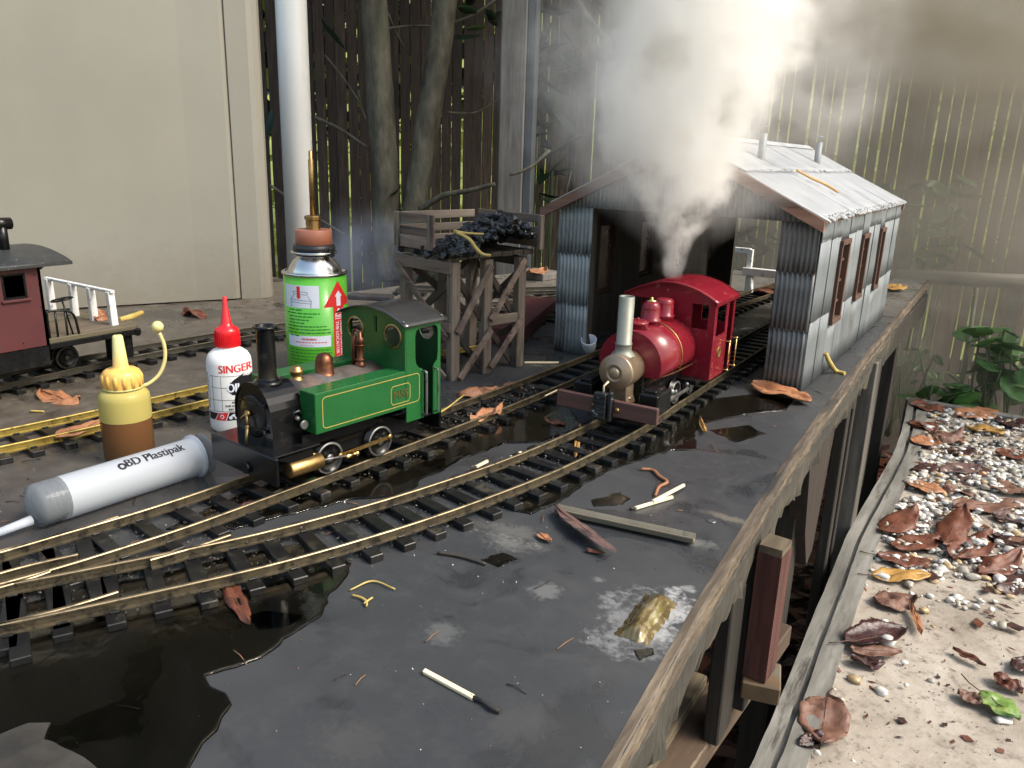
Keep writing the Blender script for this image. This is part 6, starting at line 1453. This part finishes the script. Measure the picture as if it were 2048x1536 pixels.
def onroof(px, py): r_ = ray(px, py); t_ = n_.dot(o_ - Vector((0, 0, CAMH))) / n_.dot(r_); return Vector((0, 0, CAMH)) + r_ * t_
twig(None, .2, pbr('orange_twig', [(.5, .27, .08), (.6, .36, .13)], 60, bump=.2), 'orange strip of stalk lying on the pale shed roof', pp=[onroof(x, y) + Vector((0, 0, .2)) for x, y in ((1592, 343), (1620, 358), (1650, 372), (1676, 388))])
twig(None, .21, yt, 'yellow peeled stalk hanging over the coal heap edge', pp=[at_y(x, y, q) for x, y, q in ((908, 462, 69.4), (938, 478, 69.4), (952, 496, 69.6), (965, 508, 69.8), (982, 511, 70.2))])
twig(None, .14, yt, 'short yellow stalk lying on the coal heap', pp=[at_y(x, y, q) for x, y, q in ((908, 461, 69.2), (930, 466, 69.8), (968, 468, 71))])
def match(a, c, label, char=.0, z=.14, w=.24, group=None):
    A, B = at(*a, z), at(*c, z); d = B - A; L_ = d.length; k = L_ * (1 - char)
    t = thing('burnt_match' if char else 'match_stick', label, 'match', (A.x, A.y, z), math.atan2(d.y, d.x), group)
    m = MB(); m.box((k / 2, 0, 0), (k, w, w), bev=.03, rx=.3); m.build('stick', M['matchwood'], t)
    if char:
        m = MB(); m.tube([Vector((k - .15, 0, 0)), Vector((k + char * L_ * .35, .05, .02)), Vector((k + char * L_ * .75, -.06, .06)), Vector((L_, .02, .02))], [.13, .10, .13, .12], 8); m.build('charred_end', M['charred'], t)
match((848, 1342), (1000, 1424), 'large half burnt match lying alone in the foreground', .33)
match((1345, 994), (1261, 1019), 'match with a small black tip, the nearer of the pair beside the rusty twig', .10)
match((1368, 970), (1306, 1003), 'unburnt looking match, the farther of the pair beside the rusty twig', z=.3)
match((1117, 725), (1049, 725), 'pale match lying between the coal stage and the shed', z=.15)
match((975, 922), (940, 940), 'short broken match beside the curved rail with a burnt end', .3, z=.3)
match((1042, 905), (1021, 914), 'tiny stub of match on the curved rail', z=.35)
match((1090, 792), (1115, 780), 'sliver of pale wood on the near rail behind the green engine', z=1.3, w=.14)
# loose rail on its side
a, c = at(1112, 1022, .28), at(1388, 1082, .28); d = c - a
m = MB(); rail_mesh(m, [Vector((i * d.length / 8, 0, 0)) for i in range(9)], zb=-.32, foot=.62, head=.3)
M['railpale'] = pbr('dull_tan_rail', [(.20, .17, .12), (.27, .235, .17)], 40, rough=(.4, .6), metal=.2, bump=.2, dirt=((.05, .045, .035), .1, 60))
o = m.build('loose_rail', [M['railpale'], M['raildark']], None, (a.x, a.y, .34), 0, label='loose length of dull rail lying on its side on the deck', cat='rail'); o.rotation_euler = (math.radians(78), 0, math.atan2(d.y, d.x)); o.scale = (1, 1.25, 1.25)
# dried varnish puddle
am, n, b = newmat('amber_varnish'); tc = n.n('ShaderNodeTexCoord').outputs['Object']; q = n.noise(tc, 60, 3, .5)
n.l(n.ramp(q.outputs['Fac'], [(.35, (.12, .08, .025)), (.6, (.26, .19, .08)), (.75, (.42, .35, .2))]), b.inputs['Base Color']); b.inputs['Metallic'].default_value = .6; b.inputs['Roughness'].default_value = .12; b.inputs['Coat Weight'].default_value = .6
a, c = at(1262, 1280), at(1322, 1200); d = c - a; L_ = d.length * 1.05
def vf(u, v):
    s_ = (v - .5) * 2; e = (1 - abs(s_) ** 3) * (1 - (abs(u - .5) * 2) ** 6); w_ = .98 * (1 + .16 * nz(u * 7, 3) + .1 * nz(u * 19, s_ > 0))
    rim = .22 * math.exp(-((abs(s_) - .8) / .15) ** 2) + .22 * math.exp(-((abs(u - .5) * 2 - .88) / .1) ** 2)
    return Vector((u * L_ + .25 * nz(s_ * 4, u * 2, 5), s_ * w_, .02 + e * (.16 + .5 * math.sqrt(max(0, 1 - (s_ / .62) ** 2)) + rim * .35 * (1 + nz(u * 9, s_ * 3)) + .10 * nz(u * 5, s_ * 2))))
m = MB(); m.grid(vf, 40, 22); m.build('varnish_blob', am, None, (a.x, a.y, 0), math.atan2(d.y, d.x), label='shiny amber blob of dried varnish in a white halo near the deck edge', cat='varnish')
# screws
for px, py, lab in ((1423, 1043, 'round screw head set in the deck near the loose rail'), (982, 962, 'small washer beside the curved track')):
    p = at(px, py); m = MB(); m.lathe([(.32, .0), (.34, .05), (.24, .09), (.08, .07), (.01, .03)], (0, 0, 0), 20); m.build('screw_head', M['steel'], None, (p.x, p.y, 0), label=lab, cat='screw')
# white cup at the shed column
p = at(1178, 708); m = MB(); m.lathe([(.75, 0), (.85, .2), (1.0, 2.0), (1.05, 2.4), (.95, 2.4), (.7, .3)], (0, 0, 0), 20, cap=False); m.build('plastic_cup', P_white, None, (p.x, p.y, .2), label='small white plastic cup by the left column of the shed', cat='cup', rot=(.5, .2, 0))
# white buffer stop beyond the shed
bs = thing('buffer_stop', 'white painted model buffer stop seen through the shed doorway', 'buffer stop', (-46, 160, 0))
for c, dd in (((-4.0, 0, 8.2), (9, .8, 1.0)), ((.5, 0, 6.2), (1.0, .9, 4.6)), ((3.6, -.6, 4.2), (8.0, 1.4, 1.5)), ((.6, .2, 2.0), (1.0, 1.0, 4)), ((6.6, .2, 2.0), (1.0, 1.0, 4))): MB().box(c, dd, bev=.06).build('beam', whitep, bs)
m = MB(); m.tube([(1.2, 0, 3.6), (2.6, -4, .3)], .4, 4); m.build('brace', whitep, bs)
# dark red board past the coal stage
a, c = at(1045, 690), at(1110, 628); d = c - a
m = MB(); m.box((d.length / 2, 2.6, 1.2), (d.length * 1.1, 5.2, 2.4), bev=.1); m.build('red_board', cred, None, (a.x, a.y, 0), math.atan2(d.y, d.x), label='dark red board lying on the deck between the coal stage and the shed', cat='board')
# grey plank and sticks on the far deck
for (a, c, w, h, lab, mt) in (((700, 592), (785, 596), 3, .8, 'thin dark plank on the far deck behind the gas can', wet), ((1050, 545), (1106, 553), 7, 1.5, 'flat grey board on the far deck left of the shed', pom), ((935, 672), (975, 660), 1.5, 1.0, 'split pale stick lying behind the coal stage legs', pale)):
    A, B = at(*a, h / 2), at(*c, h / 2); d = B - A; cut_box(lab, ((A.x + B.x) / 2, (A.y + B.y) / 2, h / 2 + .02), (d.length, w, h), mt, 'board', rz=math.atan2(d.y, d.x), name='plank')
A = at(1075, 525, 2); leaf((1060, 548), (1090, 540), 1.6, 4, LB6, 'light orange leaf on the grey board left of the shed', curl=.3, seed=71)
random.seed(44); m = MB()
for i in range(520):
    y = U(66, FARY - 2); x = bx(y) + 4.8 + U(0, 1) ** 1.1 * 45
    if nz(x / 6, y / 8, 12) < (.05 if y < 105 else -.3): continue
    s_ = U(.5, 1.6 if y < 105 else 3.2); a = U(0, 6.28); d = Vector((math.cos(a), math.sin(a), U(-.1, .25))) * s_; q = Vector((-d.y, d.x, U(-.3, .3))) * U(.12, .4); p = Vector((x, y, bedz(x, y) + U(.08, .9 if y > 105 else .2)))
    m.mi = random.choice((0, 1, 1, 2)); m._f([m.bm.verts.new(v) for v in (p, p + d * .45 + q, p + d, p + d * .5 - q)])
for i in range(3200):
    y = U(66, FARY - 2); x = bx(y) + 4.8 + U(0, 1) ** 1.1 * 40; m.mi = 1; chip(m, Vector((x, y, bedz(x, y) + .06)), U(.05, .17))
m.build('leaf_litter', [LB1, LB2, LB3], kind='stuff', label='broken brown leaf scraps and soil crumbs over the path bed', cat='leaf litter')
# leaf mould on the ground under and beside the deck
random.seed(41); m = MB()
for i in range(1500):
    x, y = U(-45, 4), U(30, 260); s_ = U(3, 8); a = U(0, 6.28); z = -61 + 2.5 * nz(x / 40, y / 40) + U(0, 1.5)
    d = Vector((math.cos(a), math.sin(a), U(-.25, .25))); q = Vector((-d.y, d.x, U(-.4, .4))) * .28; m.mi = random.choice((0, 0, 1, 2))
    p = Vector((x, y, z)); m._f([m.bm.verts.new(v) for v in (p, p + d * s_ * .45 + q * s_, p + d * s_, p + d * s_ * .45 - q * s_)])
m.build('leaf_litter', [LB1, LB2, LB3], kind='stuff', label='brown leaf litter on the dark ground under the deck', cat='leaf litter')

# ================================================================== STEAM
def steam(name, label, c, size, build, step=None):
    m_ = bpy.data.materials.new(name); m_.use_nodes = True; t = m_.node_tree; t.nodes.clear(); n = NT(m_)
    out = t.nodes.new('ShaderNodeOutputMaterial'); vol = t.nodes.new('ShaderNodeVolumePrincipled')
    vol.inputs['Color'].default_value = (.995, .985, .965, 1); vol.inputs['Anisotropy'].default_value = .1
    n.l(vol.outputs[0], out.inputs['Volume'])
    tc = n.n('ShaderNodeTexCoord').outputs['Object']
    n.l(build(n, n.vmath('SCALE', tc, scale=100.0).outputs[0], vol), vol.inputs['Density'])
    m = MB(); m.box((0, 0, 0), size); o = m.build(name, m_, None, c, kind='stuff', label=label, cat='smoke')
    return o
def sep(n, v):
    s_ = n.n('ShaderNodeSeparateXYZ'); n.l(v, s_.inputs[0]); return s_.outputs
def curve(n, x, pts):
    """piecewise linear value of x (cm)"""
    lo, hi = pts[0][0], pts[-1][0]; vmax = max(p[1] for p in pts); vmin = min(p[1] for p in pts); rg_ = (vmax - vmin) or 1
    f = n.math('DIVIDE', n.math('SUBTRACT', x, lo), hi - lo, clamp=True)
    r_ = n.ramp(f, [((p[0] - lo) / (hi - lo), (p[1] - vmin) / rg_) for p in pts])
    return n.math('MULTIPLY_ADD', r_, rg_, vmin)
def plume(n, p, vol):
    s0 = sep(n, p)
    h = n.math('ADD', s0[2], 23.3)                           # height above the cab roof
    w1 = n.noise(p, .085, 3, .6); w2 = n.noise(p, .30, 4, .65)
    amp = curve(n, h, [(0, .3), (6, 2.6), (14, 9), (30, 17), (50, 18)])
    q = n.vmath('ADD', p, n.vmath('SCALE', n.vmath('SUBTRACT', w1.outputs['Color'], (.5, .5, .5)).outputs[0], scale=amp).outputs[0]).outputs[0]
    amp2 = curve(n, h, [(0, .5), (8, 2.8), (30, 6.5), (50, 7)])
    q = n.vmath('ADD', q, n.vmath('SCALE', n.vmath('SUBTRACT', w2.outputs['Color'], (.5, .5, .5)).outputs[0], scale=amp2).outputs[0]).outputs[0]
    w3 = n.noise(p, .75, 4, .6)
    q = n.vmath('ADD', q, n.vmath('SCALE', n.vmath('SUBTRACT', w3.outputs['Color'], (.5, .5, .5)).outputs[0], scale=curve(n, h, [(0, .3), (8, 1.1), (20, 2.6), (50, 3)])).outputs[0]).outputs[0]
    s_ = sep(n, q)
    cx = curve(n, h, [(0, 3.4), (8, 3.5), (14, 3.4), (22, 4.4), (30, 5.0), (50, 6)])
    rx = curve(n, h, [(0, .95), (4, 2.0), (8, 4.8), (13, 8.2), (18, 9.8), (26, 10.2), (50, 11)])
    dx = n.math('DIVIDE', n.math('SUBTRACT', s_[0], cx), rx); dy = n.math('DIVIDE', s_[1], n.math('MULTIPLY', rx, .8))
    d = n.math('SQRT', n.math('ADD', n.math('MULTIPLY', dx, dx), n.math('MULTIPLY', dy, dy)))
    body = n.math('MULTIPLY', n.math('SUBTRACT', 1.0, d), 3.0, clamp=True)
    det = n.ramp(n.noise(q, .20, 5, .66).outputs['Fac'], [(.42, .02), (.55, 1.0)])
    dens = n.math('MULTIPLY', n.math('MULTIPLY', body, det), curve(n, h, [(0, 70), (6, 66), (14, 58), (24, 56), (50, 60)]))
    skirt = n.math('MULTIPLY', n.math('SUBTRACT', 2.3, d), .6, clamp=True)
    sk = n.math('MULTIPLY', n.math('MULTIPLY', skirt, n.ramp(n.noise(q, .11, 4, .6).outputs['Fac'], [(.42, 0.), (.64, 1.)])), 10)
    top = n.math('MULTIPLY', n.math('SUBTRACT', 1.0, n.math('DIVIDE', n.math('ABSOLUTE', s0[0]), 24.0)), 5, clamp=True)
    bot = n.math('MULTIPLY', n.math('SUBTRACT', h, .1), .8, clamp=True)
    return n.math('MULTIPLY', n.math('MULTIPLY', n.math('ADD', dens, sk), top), bot)
steam('steam_plume', 'thick white column of steam rising from the red locomotive and billowing over the shed', (-33.2, 77.5, 36.5), (50, 26, 47), plume)
def drift(n, p, vol):
    vol.inputs['Color'].default_value = (1.0, .965, .90, 1); vol.inputs['Anisotropy'].default_value = .3
    s_ = sep(n, p)
    w = n.noise(p, .02, 4, .6); q = n.vmath('ADD', n.vmath('MULTIPLY', p, (.6, 1, 1.3)).outputs[0], n.vmath('SCALE', n.vmath('SUBTRACT', w.outputs['Color'], (.5, .5, .5)).outputs[0], scale=40).outputs[0]).outputs[0]
    nz_ = n.noise(q, .022, 5, .6).outputs['Fac']
    cl = n.ramp(nz_, [(.40, 0.), (.70, 1.)])
    up = curve(n, s_[2], [(-75, .12), (-30, .35), (0, .5), (12, 1.0), (24, 5), (38, 16), (50, 30), (75, 34)])
    side = curve(n, s_[0], [(-95, .0), (-70, .4), (-40, .6), (0, .9), (60, 1.2), (95, 1.3)])
    base = n.math('MULTIPLY', n.math('ADD', n.math('MULTIPLY', cl, 9.0), 1.0), n.math('MULTIPLY', up, side))
    ex = n.math('MULTIPLY', n.math('SUBTRACT', 1.0, n.math('DIVIDE', n.math('ABSOLUTE', s_[0]), 98.0)), 6, clamp=True)
    return n.math('MULTIPLY', base, ex)
steam('steam_drift', 'thin warm steam drifting in front of the right-hand fence', (-22, 235, 30), (200, 36, 155), drift)
def wisp(n, p, vol):
    vol.inputs['Color'].default_value = (.6, .72, .95, 1)
    w = n.noise(p, .09, 4, .6); q = n.vmath('ADD', p, n.vmath('SCALE', n.vmath('SUBTRACT', w.outputs['Color'], (.5, .5, .5)).outputs[0], scale=14).outputs[0]).outputs[0]
    ln = n.n('ShaderNodeVectorMath'); ln.operation = 'LENGTH'; n.l(n.vmath('MULTIPLY', q, (.09, .11, .15)).outputs[0], ln.inputs[0])
    b_ = n.math('MULTIPLY', n.math('SUBTRACT', 1.0, ln.outputs['Value']), 2, clamp=True)
    return n.math('MULTIPLY', n.math('MULTIPLY', b_, n.ramp(n.noise(q, .12, 4, .6).outputs['Fac'], [(.4, 0.), (.65, 1.)])), 3.2)
pw = at_d(735, 505, 112)
steam('smoke_wisp', 'faint bluish smoke hanging behind the green locomotive cab', pw, (30, 22, 18), wisp)
